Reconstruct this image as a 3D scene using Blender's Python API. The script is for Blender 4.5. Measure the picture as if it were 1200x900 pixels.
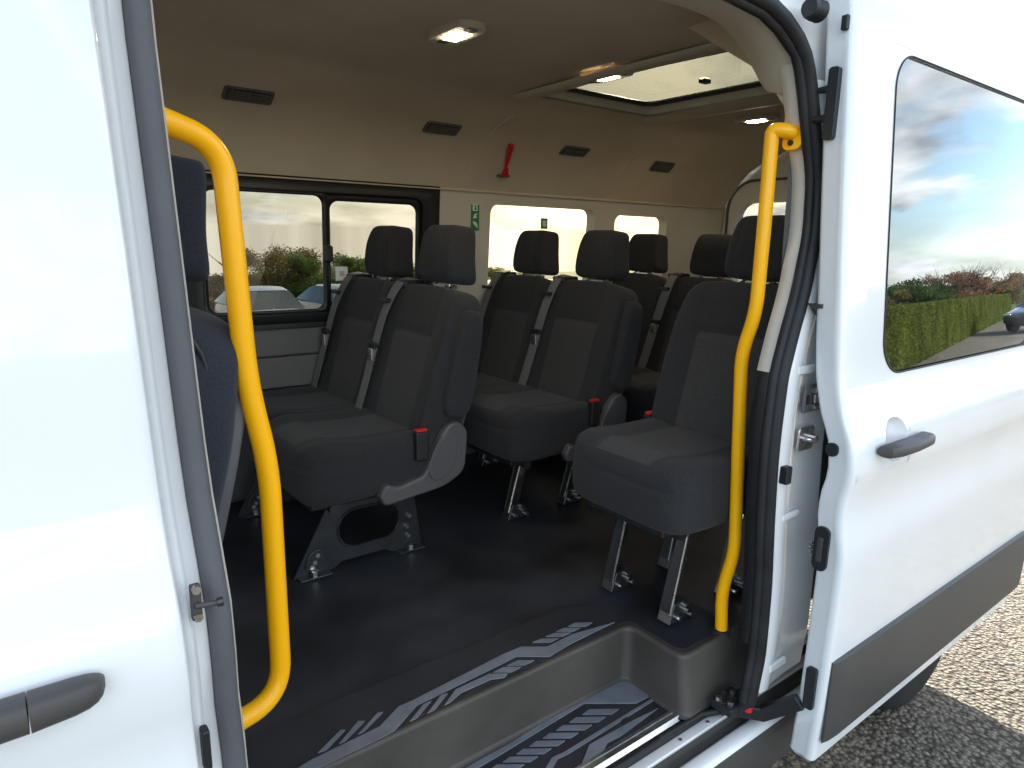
import bpy, bmesh, math, random
from mathutils import Vector, Matrix
R = math.radians
rng = random.Random(7)
SC = bpy.context.scene
for o in list(bpy.data.objects): bpy.data.objects.remove(o)
COL = SC.collection

# ------------------------------------------------------------------ camera
YAW, PIT, ROL, FPX = R(37.3732), R(-11.9399), R(1.0542), 791.72
CP = Vector((0, -.7915, 1.67))
cf = Vector((math.sin(YAW)*math.cos(PIT), math.cos(YAW)*math.cos(PIT), math.sin(PIT)))
r0 = Vector((math.cos(YAW), -math.sin(YAW), 0)); u0 = r0.cross(cf)
cr = r0*math.cos(ROL)+u0*math.sin(ROL); cu = -r0*math.sin(ROL)+u0*math.cos(ROL)
cam = bpy.data.objects.new('camera', bpy.data.cameras.new('camera')); COL.objects.link(cam)
cam.matrix_world = Matrix(((cr.x, cu.x, -cf.x, CP.x), (cr.y, cu.y, -cf.y, CP.y), (cr.z, cu.z, -cf.z, CP.z), (0, 0, 0, 1)))
cam.data.sensor_width = 36; cam.data.lens = 36*FPX/1200
cam.data.clip_start = .02; cam.data.clip_end = 3000
SC.camera = cam
def W(u, v, ax, val):
    """photo pixel -> point on the plane ax = val"""
    a = 'XYZ'.index(ax); d = cf+cr*((u-600)/FPX)-cu*((v-450)/FPX)
    return CP+d*((val-CP[a])/d[a])

# ------------------------------------------------------------------ light
SUN_AZ, SUN_EL = R(50), R(21)          # azimuth from +Y towards +X (far side, rear of the van)
EXPOSURE = 2.75
wd = bpy.data.worlds.new('World'); SC.world = wd; wd.use_nodes = True
nt = wd.node_tree; nt.nodes.clear()
def N(t, **k):
    n = nt.nodes.new(t)
    for a, b in k.items(): setattr(n, a, b)
    return n
def L(a, b): nt.links.new(a, b)
def MA(op, a, b=None, cl=False):
    n = N('ShaderNodeMath', operation=op, use_clamp=cl)
    for i, q in enumerate((a, b)):
        if q is None: continue
        if isinstance(q, (int, float)): n.inputs[i].default_value = q
        else: L(q, n.inputs[i])
    return n.outputs[0]
tc = N('ShaderNodeTexCoord'); sx = N('ShaderNodeSeparateXYZ'); L(tc.outputs['Generated'], sx.inputs[0])
zc = MA('MAXIMUM', sx.outputs[2], .015)
cb = N('ShaderNodeCombineXYZ'); L(sx.outputs[0], cb.inputs[0]); L(sx.outputs[1], cb.inputs[1]); L(zc, cb.inputs[2])
sky = N('ShaderNodeTexSky', sky_type='NISHITA', sun_disc=False, sun_elevation=SUN_EL, sun_rotation=SUN_AZ,
        altitude=80, air_density=1.0, dust_density=.6, ozone_density=1.5)
L(cb.outputs[0], sky.inputs[0])
zz = MA('ADD', zc, .22)
cp = N('ShaderNodeCombineXYZ'); L(MA('DIVIDE', sx.outputs[0], zz), cp.inputs[0]); L(MA('DIVIDE', sx.outputs[1], zz), cp.inputs[1])
mp = N('ShaderNodeMapping'); L(cp.outputs[0], mp.inputs[0]); mp.inputs['Location'].default_value = (8.0, 4.0, 0)
n1 = N('ShaderNodeTexNoise'); L(mp.outputs[0], n1.inputs[0])
n1.inputs['Scale'].default_value = 1.15; n1.inputs['Detail'].default_value = 9; n1.inputs['Roughness'].default_value = .56; n1.inputs['Distortion'].default_value = .25
rp = N('ShaderNodeValToRGB'); L(n1.outputs[0], rp.inputs[0])
rp.color_ramp.elements[0].position = .51; rp.color_ramp.elements[1].position = .585
n2 = N('ShaderNodeTexNoise'); L(mp.outputs[0], n2.inputs[0]); n2.inputs['Scale'].default_value = 2.3; n2.inputs['Detail'].default_value = 6
rc = N('ShaderNodeValToRGB'); L(n2.outputs[0], rc.inputs[0])
rc.color_ramp.elements[0].position = .38; rc.color_ramp.elements[0].color = (.34, .35, .37, 1)
rc.color_ramp.elements[1].position = .62; rc.color_ramp.elements[1].color = (1, .985, .95, 1)
# clouds brighten towards the sun
sv = Vector((math.sin(SUN_AZ)*math.cos(SUN_EL), math.cos(SUN_AZ)*math.cos(SUN_EL), math.sin(SUN_EL)))
dp = N('ShaderNodeVectorMath', operation='DOT_PRODUCT'); L(tc.outputs['Generated'], dp.inputs[0]); dp.inputs[1].default_value = sv
gl = MA('POWER', MA('MAXIMUM', dp.outputs['Value'], 0.0), 3.0)
cs = MA('MULTIPLY', MA('ADD', MA('MULTIPLY', gl, 1.1), 1.0), 6.5)
cm = N('ShaderNodeVectorMath', operation='SCALE'); L(rc.outputs[0], cm.inputs[0]); L(cs, cm.inputs['Scale'])
hz = MA('SUBTRACT', 1.0, MA('MULTIPLY', zc, 8.5), True)          # the sky pales towards the horizon
fac = MA('MAXIMUM', rp.outputs[0], MA('MULTIPLY', hz, .88))
mx = N('ShaderNodeMix', data_type='RGBA'); L(fac, mx.inputs[0]); L(sky.outputs[0], mx.inputs[6]); L(cm.outputs[0], mx.inputs[7])
bg = N('ShaderNodeBackground'); L(mx.outputs[2], bg.inputs[0]); bg.inputs[1].default_value = .085
ow = N('ShaderNodeOutputWorld'); L(bg.outputs[0], ow.inputs[0])
sl = bpy.data.lights.new('sun', 'SUN'); sl.energy = 3.6; sl.angle = R(.55); sl.color = (1, .91, .76)
so = bpy.data.objects.new('sun', sl); COL.objects.link(so); so.rotation_euler = (-sv).to_track_quat('-Z', 'Y').to_euler()
so.location = (0, 0, 30)
SC.view_settings.view_transform = 'Standard'; SC.view_settings.look = 'None'
SC.view_settings.exposure = EXPOSURE; SC.view_settings.gamma = 1; SC.view_settings.use_curve_mapping = False
SC.render.engine = 'CYCLES'; SC.cycles.max_bounces = 10; SC.cycles.diffuse_bounces = 6; SC.cycles.transparent_max_bounces = 16

# ------------------------------------------------------------------ materials
def mat(name, col, rough=.5, metal=0, spec=.5, coat=0, bump=0, bscale=80, var=0, vscale=6, detail=4, col2=None, sheen=0, em=0, coord='Object', btype='noise', coatr=.03):
    m = bpy.data.materials.new(name); m.use_nodes = True; t = m.node_tree; b = t.nodes['Principled BSDF']
    b.inputs['Base Color'].default_value = (*col, 1); b.inputs['Roughness'].default_value = rough
    b.inputs['Metallic'].default_value = metal; b.inputs['Specular IOR Level'].default_value = spec
    b.inputs['Coat Weight'].default_value = coat; b.inputs['Coat Roughness'].default_value = coatr
    if sheen: b.inputs['Sheen Weight'].default_value = sheen; b.inputs['Sheen Roughness'].default_value = .5
    if em: b.inputs['Emission Color'].default_value = (*col, 1); b.inputs['Emission Strength'].default_value = em
    if var or bump:
        c = t.nodes.new('ShaderNodeTexCoord')
    if var:
        n = t.nodes.new('ShaderNodeTexNoise'); n.inputs['Scale'].default_value = vscale; n.inputs['Detail'].default_value = detail
        t.links.new(c.outputs[coord], n.inputs[0])
        r = t.nodes.new('ShaderNodeValToRGB'); t.links.new(n.outputs[0], r.inputs[0])
        c2 = col2 or tuple(x*(1-var) for x in col); c1 = col if col2 else tuple(min(1, x*(1+var)) for x in col)
        r.color_ramp.elements[0].color = (*c2, 1); r.color_ramp.elements[1].color = (*c1, 1)
        r.color_ramp.elements[0].position = .35; r.color_ramp.elements[1].position = .65
        t.links.new(r.outputs[0], b.inputs['Base Color'])
        q = t.nodes.new('ShaderNodeMapRange'); t.links.new(n.outputs[0], q.inputs[0])
        q.inputs['To Min'].default_value = max(.02, rough-.07); q.inputs['To Max'].default_value = min(1, rough+.07)
        t.links.new(q.outputs[0], b.inputs['Roughness'])
    if bump:
        if btype == 'noise':
            n = t.nodes.new('ShaderNodeTexNoise'); n.inputs['Scale'].default_value = bscale; n.inputs['Detail'].default_value = 3; o = n.outputs[0]
        else:
            n = t.nodes.new('ShaderNodeTexVoronoi'); n.inputs['Scale'].default_value = bscale; o = n.outputs[0]
        t.links.new(c.outputs[coord], n.inputs[0])
        bp = t.nodes.new('ShaderNodeBump'); bp.inputs['Strength'].default_value = bump; bp.inputs['Distance'].default_value = .002
        t.links.new(o, bp.inputs['Height']); t.links.new(bp.outputs[0], b.inputs['Normal'])
    return m
def glass(name, tint, gloss=.08, refl=(1, 1, 1)):
    m = bpy.data.materials.new(name); m.use_nodes = True; t = m.node_tree; t.nodes.clear()
    a = t.nodes.new('ShaderNodeBsdfTransparent'); a.inputs[0].default_value = (*tint, 1)
    g = t.nodes.new('ShaderNodeBsdfGlossy'); g.inputs['Roughness'].default_value = .0; g.inputs[0].default_value = (*refl, 1)
    lw = t.nodes.new('ShaderNodeLayerWeight'); pw = t.nodes.new('ShaderNodeMath'); pw.operation = 'POWER'; pw.inputs[1].default_value = 4.2; t.links.new(lw.outputs['Facing'], pw.inputs[0])   # Schlick, same from both sides
    fr = t.nodes.new('ShaderNodeMath'); fr.operation = 'MULTIPLY_ADD'; fr.inputs[1].default_value = .94; fr.inputs[2].default_value = .05; t.links.new(pw.outputs[0], fr.inputs[0])
    ad = t.nodes.new('ShaderNodeMath'); ad.operation = 'ADD'; ad.use_clamp = True; ad.inputs[1].default_value = gloss
    x = t.nodes.new('ShaderNodeMixShader'); o = t.nodes.new('ShaderNodeOutputMaterial')
    t.links.new(fr.outputs[0], ad.inputs[0]); t.links.new(ad.outputs[0], x.inputs[0]); t.links.new(a.outputs[0], x.inputs[1]); t.links.new(g.outputs[0], x.inputs[2]); t.links.new(x.outputs[0], o.inputs[0])
    return m
M = dict(
 white=mat('white_paint', (.80, .80, .79), .22, coat=.8, var=.015, vscale=3),
 yellow=mat('yellow_powder_coat', (1.0, .47, .001), .32, spec=.35, coat=.12, bump=.08, bscale=260),
 beige=mat('headliner', (.57, .485, .37), .9, spec=.2, bump=.25, bscale=420, var=.04, vscale=5, sheen=.1),
 beigep=mat('beige_plastic', (.58, .53, .44), .55, spec=.35, bump=.12, bscale=500, var=.03, vscale=4),
 wall=mat('grey_trim', (.125, .12, .115), .6, spec=.35, bump=.15, bscale=480, var=.06, vscale=5),
 gtrim=mat('dark_grey_trim', (.085, .085, .09), .55, spec=.4, bump=.15, bscale=480, var=.08, vscale=7),
 fabric=mat('charcoal_fabric', (.031, .0300, .0315), .95, spec=.15, bump=.6, bscale=900, var=.18, vscale=240, detail=2, sheen=.08),
 insert=mat('grey_insert_fabric', (.051, .049, .049), .95, spec=.15, bump=.7, bscale=700, var=.25, vscale=330, detail=2, sheen=.08),
 navy=mat('blue_black_fabric', (.032, .035, .045), .95, spec=.15, bump=.5, bscale=900, var=.12, vscale=240, detail=2, sheen=.1),
 seam=mat('seam_thread', (.012, .012, .014), .9),
 belt=mat('seat_belt_webbing', (.15, .145, .14), .7, spec=.3, bump=.5, bscale=900),
 black=mat('black_plastic', (.018, .018, .019), .42, spec=.45, bump=.1, bscale=400),
 rubber=mat('black_rubber', (.016, .016, .017), .55, spec=.35, var=.2, vscale=14),
 grubber=mat('grey_rubber', (.10, .10, .108), .6, spec=.3, var=.06, vscale=9, bump=.1, bscale=300),
 shellp=mat('grey_seat_plastic', (.085, .082, .082), .5, spec=.4, bump=.15, bscale=420, var=.05, vscale=8),
 floor=mat('floor_rubber', (.020, .022, .028), .48, spec=.4, bump=.35, bscale=170, var=.5, vscale=4.2, detail=10),
 mat=mat('step_mat', (.026, .027, .031), .55, spec=.35, bump=.3, bscale=500, var=.15, vscale=6),
 wellp=mat('step_plastic', (.060, .053, .046), .45, spec=.4, bump=.25, bscale=420, var=.2, vscale=5, detail=6),
 tread=mat('tread_grey', (.16, .17, .19), .6, spec=.35, bump=.3, bscale=420, var=.12, vscale=18),
 metal=mat('black_steel', (.022, .022, .024), .33, metal=.0, spec=.6, coat=.3, var=.15, vscale=20),
 steel=mat('bright_steel', (.62, .60, .56), .28, metal=1, var=.1, vscale=30),
 alu=mat('brushed_aluminium', (.72, .73, .74), .3, metal=1, var=.08, vscale=40),
 red=mat('red_plastic', (.62, .015, .02), .4, spec=.5, var=.05, vscale=30),
 green=mat('green_sign', (.02, .20, .07), .5, var=.05, vscale=30),
 cream=mat('sign_white', (.8, .8, .74), .5, var=.05, vscale=30),
 paper=mat('paper', (.78, .78, .75), .7, var=.03, vscale=30),
 clad=mat('cladding_plastic', (.062, .057, .052), .5, spec=.4, bump=.2, bscale=350, var=.1, vscale=3),
 hole=mat('dark_cavity', (.01, .01, .01), .8, var=.1),
 lens=mat('lamp_lens', (1, .82, .55), .4, em=26, var=0),
 tyre=mat('tyre', (.025, .024, .023), .8, spec=.2, bump=.4, bscale=120, var=.2, vscale=12),
 under=mat('underbody', (.03, .03, .03), .85, var=.2, vscale=4),
 tint=glass('tinted_window', (.14, .14, .125), .015),
 clear=glass('clear_window', (.30, .29, .215), .01),
 roofg=glass('roof_glass', (.095, .092, .066), .015),
 priv=glass('privacy_glass', (.08, .08, .08), .11, (.86, .94, 1)),
)

# ------------------------------------------------------------------ mesh helpers
class MB:
    def __init__(s): s.v = []; s.f = []; s.m = []
    def add(s, vs, fs, mi=0):
        b = len(s.v); s.v += [tuple(p) for p in vs]; s.f += [tuple(b+i for i in f) for f in fs]; s.m += [mi]*len(fs); return s
    def box(s, x0, x1, y0, y1, z0, z1, mi=0):
        return s.add([(x, y, z) for x in (x0, x1) for y in (y0, y1) for z in (z0, z1)],
                     [(0, 1, 3, 2), (4, 6, 7, 5), (0, 4, 5, 1), (2, 3, 7, 6), (0, 2, 6, 4), (1, 5, 7, 3)], mi)
    def prism(s, pts, off, mi=0):
        n = len(pts); off = Vector(off); a = [Vector(p) for p in pts]
        return s.add(a+[p+off for p in a], [tuple(range(n)), tuple(range(2*n-1, n-1, -1))]+[(i, n+i, n+(i+1) % n, (i+1) % n) for i in range(n)], mi)
    def grid(s, rows, mi=0, skip=None, close=False):
        nr, nc = len(rows), len(rows[0]); fs = []
        for i in range(nr-1):
            for j in range(nc if close else nc-1):
                if skip and skip(i, j): continue
                k = (j+1) % nc
                fs.append((i*nc+j, i*nc+k, (i+1)*nc+k, (i+1)*nc+j))
        return s.add([p for r in rows for p in r], fs, mi)
    def tube(s, path, r, n=12, mi=0, sq=None):
        P = [Vector(p) for p in path]; rows = []
        t = (P[1]-P[0]).normalized(); nrm = t.orthogonal().normalized()
        for i, p in enumerate(P):
            a = P[max(i-1, 0)]; b = P[min(i+1, len(P)-1)]; t = (b-a).normalized()
            nrm = (nrm-t*nrm.dot(t)).normalized(); bi = t.cross(nrm)
            rr = r[i] if isinstance(r, (list, tuple)) else r
            rows.append([p+(nrm*math.cos(2*math.pi*k/n)+bi*math.sin(2*math.pi*k/n))*rr for k in range(n)])
        s.grid(rows, mi, close=True)
        b = len(s.v)-len(rows)*n
        s.f += [tuple(b+k for k in range(n-1, -1, -1)), tuple(len(s.v)-n+k for k in range(n))]; s.m += [mi, mi]
        return s
    def ribbon(s, path, wid, th, up=(0, 1, 0), mi=0):
        P = [Vector(p) for p in path]; u = Vector(up).normalized(); rows = []
        for i, p in enumerate(P):
            t = (P[min(i+1, len(P)-1)]-P[max(i-1, 0)]).normalized(); w = (u-t*u.dot(t)).normalized(); n = t.cross(w)
            rows.append([p+w*wid/2+n*th/2, p-w*wid/2+n*th/2, p-w*wid/2-n*th/2, p+w*wid/2-n*th/2])
        s.grid(rows, mi, close=True); b = len(s.v)-len(rows)*4
        s.f += [(b+3, b+2, b+1, b), tuple(len(s.v)-4+k for k in range(4))]; s.m += [mi, mi]; return s
    def lathe(s, prof, c, axis='Y', n=32, mi=0):
        rows = []
        for k in range(n):
            a = 2*math.pi*k/n; row = []
            for r, h in prof:
                x, z = r*math.cos(a), r*math.sin(a)
                row.append({'Y': (c[0]+x, c[1]+h, c[2]+z), 'Z': (c[0]+x, c[1]+z, c[2]+h), 'X': (c[0]+h, c[1]+x, c[2]+z)}[axis])
            rows.append(row)
        rows.append(rows[0]); return s.grid(rows, mi)
    def build(s, name, m, parent=None, bevel=0, seg=2, angle=38, sub=0, solid=0, smooth=True, off=None):
        me = bpy.data.meshes.new(name); me.from_pydata(s.v, [], s.f)
        ms = m if isinstance(m, (list, tuple)) else [m]
        for q in ms: me.materials.append(M[q] if isinstance(q, str) else q)
        if len(ms) > 1: me.polygons.foreach_set('material_index', s.m)
        bm = bmesh.new(); bm.from_mesh(me); bmesh.ops.remove_doubles(bm, verts=bm.verts, dist=1e-5)
        bmesh.ops.recalc_face_normals(bm, faces=bm.faces); bm.to_mesh(me); bm.free()
        if smooth:
            me.shade_smooth(); me.set_sharp_from_angle(angle=R(angle))
        o = bpy.data.objects.new(name, me); COL.objects.link(o)
        if solid:
            q = o.modifiers.new('solid', 'SOLIDIFY'); q.thickness = solid; q.offset = 0 if off is None else off
        if bevel:
            q = o.modifiers.new('bevel', 'BEVEL'); q.width = bevel; q.segments = seg; q.limit_method = 'ANGLE'; q.angle_limit = R(35); q.harden_normals = True
        if sub:
            q = o.modifiers.new('sub', 'SUBSURF'); q.levels = q.render_levels = sub
        if parent:
            o.parent = parent
            o.matrix_parent_inverse = Matrix.Identity(4)
            if parent.get('_w'): pass
        return o
def thing(name, label, cat, group=None, loc=(0, 0, 0)):
    o = bpy.data.objects.new(name, None); COL.objects.link(o); o.location = loc; o.empty_display_size = .1
    o['label'] = label; o['category'] = cat
    if group: o['group'] = group
    return o
def tag(o, label, cat, group=None):
    o['label'] = label; o['category'] = cat
    if group: o['group'] = group
    return o
def fillet(pts, r, n=7):
    P = [Vector(p) for p in pts]; out = [P[0]]
    for i in range(1, len(P)-1):
        a, b, c = P[i-1], P[i], P[i+1]; k = min(r, (a-b).length*.48, (c-b).length*.48)
        s = b+(a-b).normalized()*k; e = b+(c-b).normalized()*k
        for j in range(n+1):
            t = j/n; out.append(s*(1-t)**2+b*2*t*(1-t)+e*t*t)
    return out+[P[-1]]
def spline(pts, n=8):
    P = [Vector(p) for p in pts]; P = [P[0]*2-P[1]]+P+[P[-1]*2-P[-2]]; out = []
    for i in range(1, len(P)-2):
        for j in range(n):
            t = j/n; a, b, c, d = P[i-1], P[i], P[i+1], P[i+2]
            out.append(.5*((2*b)+(c-a)*t+(2*a-5*b+4*c-d)*t*t+(3*b-a-3*c+d)*t**3))
    return out+[P[-2]]
_pc = {}
def lerp(tab, z):
    """monotone cubic through (z, value) pairs"""
    k = id(tab)
    if k not in _pc:
        h = [q[0]-p[0] for p, q in zip(tab, tab[1:])]; d = [(q[1]-p[1])/(q[0]-p[0]) for p, q in zip(tab, tab[1:])]
        m = [d[0]]+[0 if d[i-1]*d[i] <= 0 else 2*d[i-1]*d[i]/(d[i-1]+d[i]) for i in range(1, len(d))]+[d[-1]]
        _pc[k] = (tab, h, m)
    _, h, m = _pc[k]
    if z <= tab[0][0]: return tab[0][1]
    for i, (p, q) in enumerate(zip(tab, tab[1:])):
        if z <= q[0]:
            t = (z-p[0])/h[i]; return p[1]*(1+2*t)*(1-t)**2+h[i]*m[i]*t*(1-t)**2+q[1]*t*t*(3-2*t)+h[i]*m[i+1]*t*t*(t-1)
    return tab[-1][1]
def rrect(x0, x1, z0, z1, r, n=6, skew=None):
    out = []
    for cx, cz, a0 in ((x1-r, z1-r, 0), (x0+r, z1-r, 90), (x0+r, z0+r, 180), (x1-r, z0+r, 270)):
        for k in range(n+1):
            a = R(a0+90*k/n); out.append((cx+r*math.cos(a), cz+r*math.sin(a)))
    return out
def ring(mb, outer, inner, surf, mi=0):
    """flat ring between a rectangle and a rounded rectangle, laid on surf(x, z)"""
    x0, x1, z0, z1 = outer; n = len(inner); q = n//4; outp = []
    for i, (x, z) in enumerate(inner):
        c = i//q; k = (i % q)/(q-1); X = x1 if c in (0, 3) else x0; Z = z1 if c in (0, 1) else z0
        ox, oz = X, Z
        if k < .5 and c in (0,): ox, oz = X, z+(Z-z)*min(1, k*2)
        elif c == 0: ox, oz = x+(X-x)*min(1, (1-k)*2), Z
        elif c == 1 and k < .5: ox, oz = x+(X-x)*min(1, k*2), Z
        elif c == 1: ox, oz = X, z+(Z-z)*min(1, (1-k)*2)
        elif c == 2 and k < .5: ox, oz = X, z+(Z-z)*min(1, k*2)
        elif c == 2: ox, oz = x+(X-x)*min(1, (1-k)*2), Z
        elif c == 3 and k < .5: ox, oz = x+(X-x)*min(1, k*2), Z
        else: ox, oz = X, z+(Z-z)*min(1, (1-k)*2)
        outp.append((ox, oz))
    mb.grid([[surf(*p) for p in outp], [surf(*p) for p in inner]], mi, close=True)
def wallgrid(mb, xs, zs, surf, holes, mi=0):
    X = sorted(set(xs+[h[0] for h in holes]+[h[1] for h in holes])); Z = sorted(set(zs+[h[2] for h in holes]+[h[3] for h in holes]))
    def skip(i, j):
        zc, xc = (Z[i]+Z[i+1])/2, (X[j]+X[j+1])/2
        return any(h[0] < xc < h[1] and h[2] < zc < h[3] for h in holes)
    mb.grid([[surf(x, z) for x in X] for z in Z], mi, skip)
def frange(a, b, n): return [a+(b-a)*i/n for i in range(n+1)]

# ------------------------------------------------------------------ ground
def terr(x, y):
    d = max(0, y-4.0); d = d*d/6 if d < 3 else d-1.5
    return -.088*d if d < 150 else -.088*150-(d-150)*.05
gm = MB(); ra = [0, 1.2, 2.2, 3, 3.6, 4.5, 6, 8, 11, 15, 20, 27, 36, 48, 64, 90, 125, 180, 260, 400, 700, 1500]
gm.grid([[(1.3+r*math.cos(2*math.pi*k/64)/.8, 1+r*math.sin(2*math.pi*k/64), terr(1.3+r*math.cos(2*math.pi*k/64)/.8, 1+r*math.sin(2*math.pi*k/64))) for k in range(64)] for r in ra], close=True)
def ground_mat():
    m = bpy.data.materials.new('tarmac'); m.use_nodes = True; t = m.node_tree; b = t.nodes['Principled BSDF']
    c = t.nodes.new('ShaderNodeTexCoord')
    def nz(kind, sc, det=4):
        n = t.nodes.new(kind); n.inputs['Scale'].default_value = sc
        if kind.endswith('Noise'): n.inputs['Detail'].default_value = det
        t.links.new(c.outputs['Object'], n.inputs[0]); return n
    v = nz('ShaderNodeTexVoronoi', 62); nf = nz('ShaderNodeTexNoise', 60, 6); nb = nz('ShaderNodeTexNoise', .8, 5)
    r = t.nodes.new('ShaderNodeValToRGB'); t.links.new(v.outputs['Color'], r.inputs[0])
    r.color_ramp.elements[0].color = (.12, .105, .085, 1); r.color_ramp.elements[1].color = (.40, .35, .27, 1)
    dk = t.nodes.new('ShaderNodeValToRGB'); t.links.new(v.outputs['Distance'], dk.inputs[0])
    dk.color_ramp.elements[0].color = (1, 1, 1, 1); dk.color_ramp.elements[0].position = .35; dk.color_ramp.elements[1].color = (.25, .23, .2, 1); dk.color_ramp.elements[1].position = .75
    mu = t.nodes.new('ShaderNodeMix'); mu.data_type = 'RGBA'; mu.blend_type = 'MULTIPLY'; mu.inputs[0].default_value = 1
    t.links.new(r.outputs[0], mu.inputs[6]); t.links.new(dk.outputs[0], mu.inputs[7])
    m2 = t.nodes.new('ShaderNodeMix'); m2.data_type = 'RGBA'; m2.blend_type = 'MULTIPLY'; m2.inputs[0].default_value = .6
    t.links.new(mu.outputs[2], m2.inputs[6]); t.links.new(nb.outputs[0], m2.inputs[7])
    # beyond the yard: rough pasture
    sp = t.nodes.new('ShaderNodeSeparateXYZ'); t.links.new(c.outputs['Object'], sp.inputs[0])
    ln = t.nodes.new('ShaderNodeVectorMath'); ln.operation = 'LENGTH'; t.links.new(c.outputs['Object'], ln.inputs[0])
    st = t.nodes.new('ShaderNodeMapRange'); t.links.new(ln.outputs['Value'], st.inputs[0]); st.inputs['From Min'].default_value = 38; st.inputs['From Max'].default_value = 44
    m3 = t.nodes.new('ShaderNodeMix'); m3.data_type = 'RGBA'; t.links.new(st.outputs[0], m3.inputs[0]); t.links.new(m2.outputs[2], m3.inputs[6]); m3.inputs[7].default_value = (.06, .075, .025, 1)
    t.links.new(m3.outputs[2], b.inputs['Base Color']); b.inputs['Roughness'].default_value = .85; b.inputs['Specular IOR Level'].default_value = .3
    sm = t.nodes.new('ShaderNodeMath'); sm.operation = 'MULTIPLY_ADD'; t.links.new(v.outputs['Distance'], sm.inputs[0]); sm.inputs[1].default_value = -1; t.links.new(nf.outputs[0], sm.inputs[2])
    bp = t.nodes.new('ShaderNodeBump'); bp.inputs['Strength'].default_value = 1; bp.inputs['Distance'].default_value = .012
    t.links.new(sm.outputs[0], bp.inputs['Height']); t.links.new(bp.outputs[0], b.inputs['Normal'])
    return m
g = gm.build('ground', ground_mat(), angle=80); g['kind'] = 'structure'

# ================================================================== THE VAN
FL = .64                                   # floor height
XE = 3.62                                  # inside of the rear doors
van = thing('minibus', 'white minibus with its side door slid open and rows of charcoal seats inside', 'minibus')
def part(mb, name, m, parent=van, **k): return mb.build(name, m, parent, **k)
# outer skin of the body side (closed position); the open door sits .10 further out
PROF = [(.38, .004), (.44, .000), (.566, -.006), (.73, -.010), (.95, -.012), (1.05, .002), (1.085, .002), (1.16, -.010), (1.22, -.004), (1.30, .026), (1.386, .046), (1.65, .0685), (1.955, .0935), (2.1, .1055), (2.2, .114), (2.235, .135), (2.258, .22), (2.268, .33)]
def side(z): return lerp(PROF, z)
DOFF = -.098
ZS = frange(.40, 2.12, 48)

# ---- front door (passenger, closed)
fd = MB(); XF = .122
def xlean(z): return .020*min(1, max(0, (1.9-z)/.9))-.006
sf = lambda x, z: (x, side(z)-.002, z)
hole = (-.84, -.20, 1.36, 1.93)
wallgrid(fd, frange(-1.02, XF-.012, 10), [z for z in ZS if z < 2.02], sf, [hole])
ring(fd, hole, rrect(-.83, -.21, 1.37, 1.92, .06), sf)
edge = [(XF-.012, 0), (XF-.005, .0015), (XF-.001, .006), (XF, .014), (XF-.004, .04)]
fd.grid([[((x if i else x-xlean(z))+xlean(z), side(z)-.002+dy, z) for i, (x, dy) in enumerate(edge)] for z in [z for z in ZS if z < 2.02]])
FD = part(fd, 'front_door', 'white', angle=50)
p = MB(); p.grid([[(x, side(z)+.012, z) for x in (-.835, -.205)] for z in frange(1.365, 1.925, 6)]); part(p, 'window_pane', 'priv', FD)
# handle: tapered lever with a split cap
hp = [(-.185, .018, .030), (-.14, .026, .036), (-.06, .030, .040), (-.02, .030, .039), (.018, .0285, .035), (.030, .0265, .032), (.038, .0225, .028), (.0435, .017, .022), (.047, .009, .012), (.0478, .003, .004)]
hz0 = 1.199
def handle(mb, secs, zc, y0, sgn=-1, slope=0, rr=14):
    rows = []
    for x, h, dpt in secs:
        row = []
        for k in range(rr):
            a = 2*math.pi*k/rr; c, s_ = math.cos(a), math.sin(a)
            e = lambda q: math.copysign(abs(q)**.6, q)
            row.append((x, y0+sgn*dpt*.5+sgn*dpt*.5*e(c), zc+slope*(x)+h*e(s_)*.62))
        rows.append(row)
    mb.grid(rows, close=True); n = rr; b = len(mb.v)-len(rows)*n
    mb.f += [tuple(range(b, b+n)), tuple(range(len(mb.v)-n, len(mb.v)))]; mb.m += [0, 0]
h = MB(); handle(h, [(x, a*.95, d) for x, a, d in hp if x > -.03], hz0, side(hz0)-.003); part(h, 'door_handle_cap', 'clad', FD, angle=60)
h = MB(); handle(h, [(x, a*.95, d*.98) for x, a, d in hp if x < 0][:-1]+[(-.0215, .0285, .0385)], hz0, side(hz0)-.003); part(h, 'door_handle', 'clad', FD, angle=60)

# ---- B pillar: painted flange, seal, trim
def vstrip(name, m, secs, z0=.44, z1=2.1, n=24, parent=van, **k):
    b = MB(); b.grid([[(x(z) if callable(x) else x, side(z)+dy, z) for x, dy in secs] for z in frange(z0, z1, n)]); return part(b, name, m, parent, **k)
fx = lambda d: (lambda z: d+xlean(z))
vstrip('pillar_flange', 'white', [(.05, .05), (fx(.120), .050), (fx(.128), .040), (fx(.134), .038), (fx(.139), .044), (fx(.142), .056), (fx(.156), .060), (fx(.160), .070)], angle=60)
lx = lambda d: (lambda z: .157+d+xlean(z))
vstrip('door_seal', 'grubber', [(lx(0), .078), (lx(.001), .056), (lx(.006), .049), (lx(.012), .047), (lx(.022), .048), (lx(.028), .054), (lx(.031), .066), (lx(.030), .105)], angle=70)
vstrip('pillar_lip', 'beigep', [(lx(.026), .082), (lx(.036), .080), (lx(.038), .09), (lx(.038), .14)], angle=60)
vstrip('pillar_trim', 'gtrim', [(.16, .12), (lx(.036), .125), (lx(.040), .14), (lx(.038), .20), (.05, .21)], z0=.62, z1=1.42, angle=50)
vstrip('pillar_trim', 'beigep', [(.16, .12), (lx(.036), .125), (lx(.040), .14), (lx(.038), .20), (.05, .21)], z0=1.422, z1=2.14, angle=50)
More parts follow.
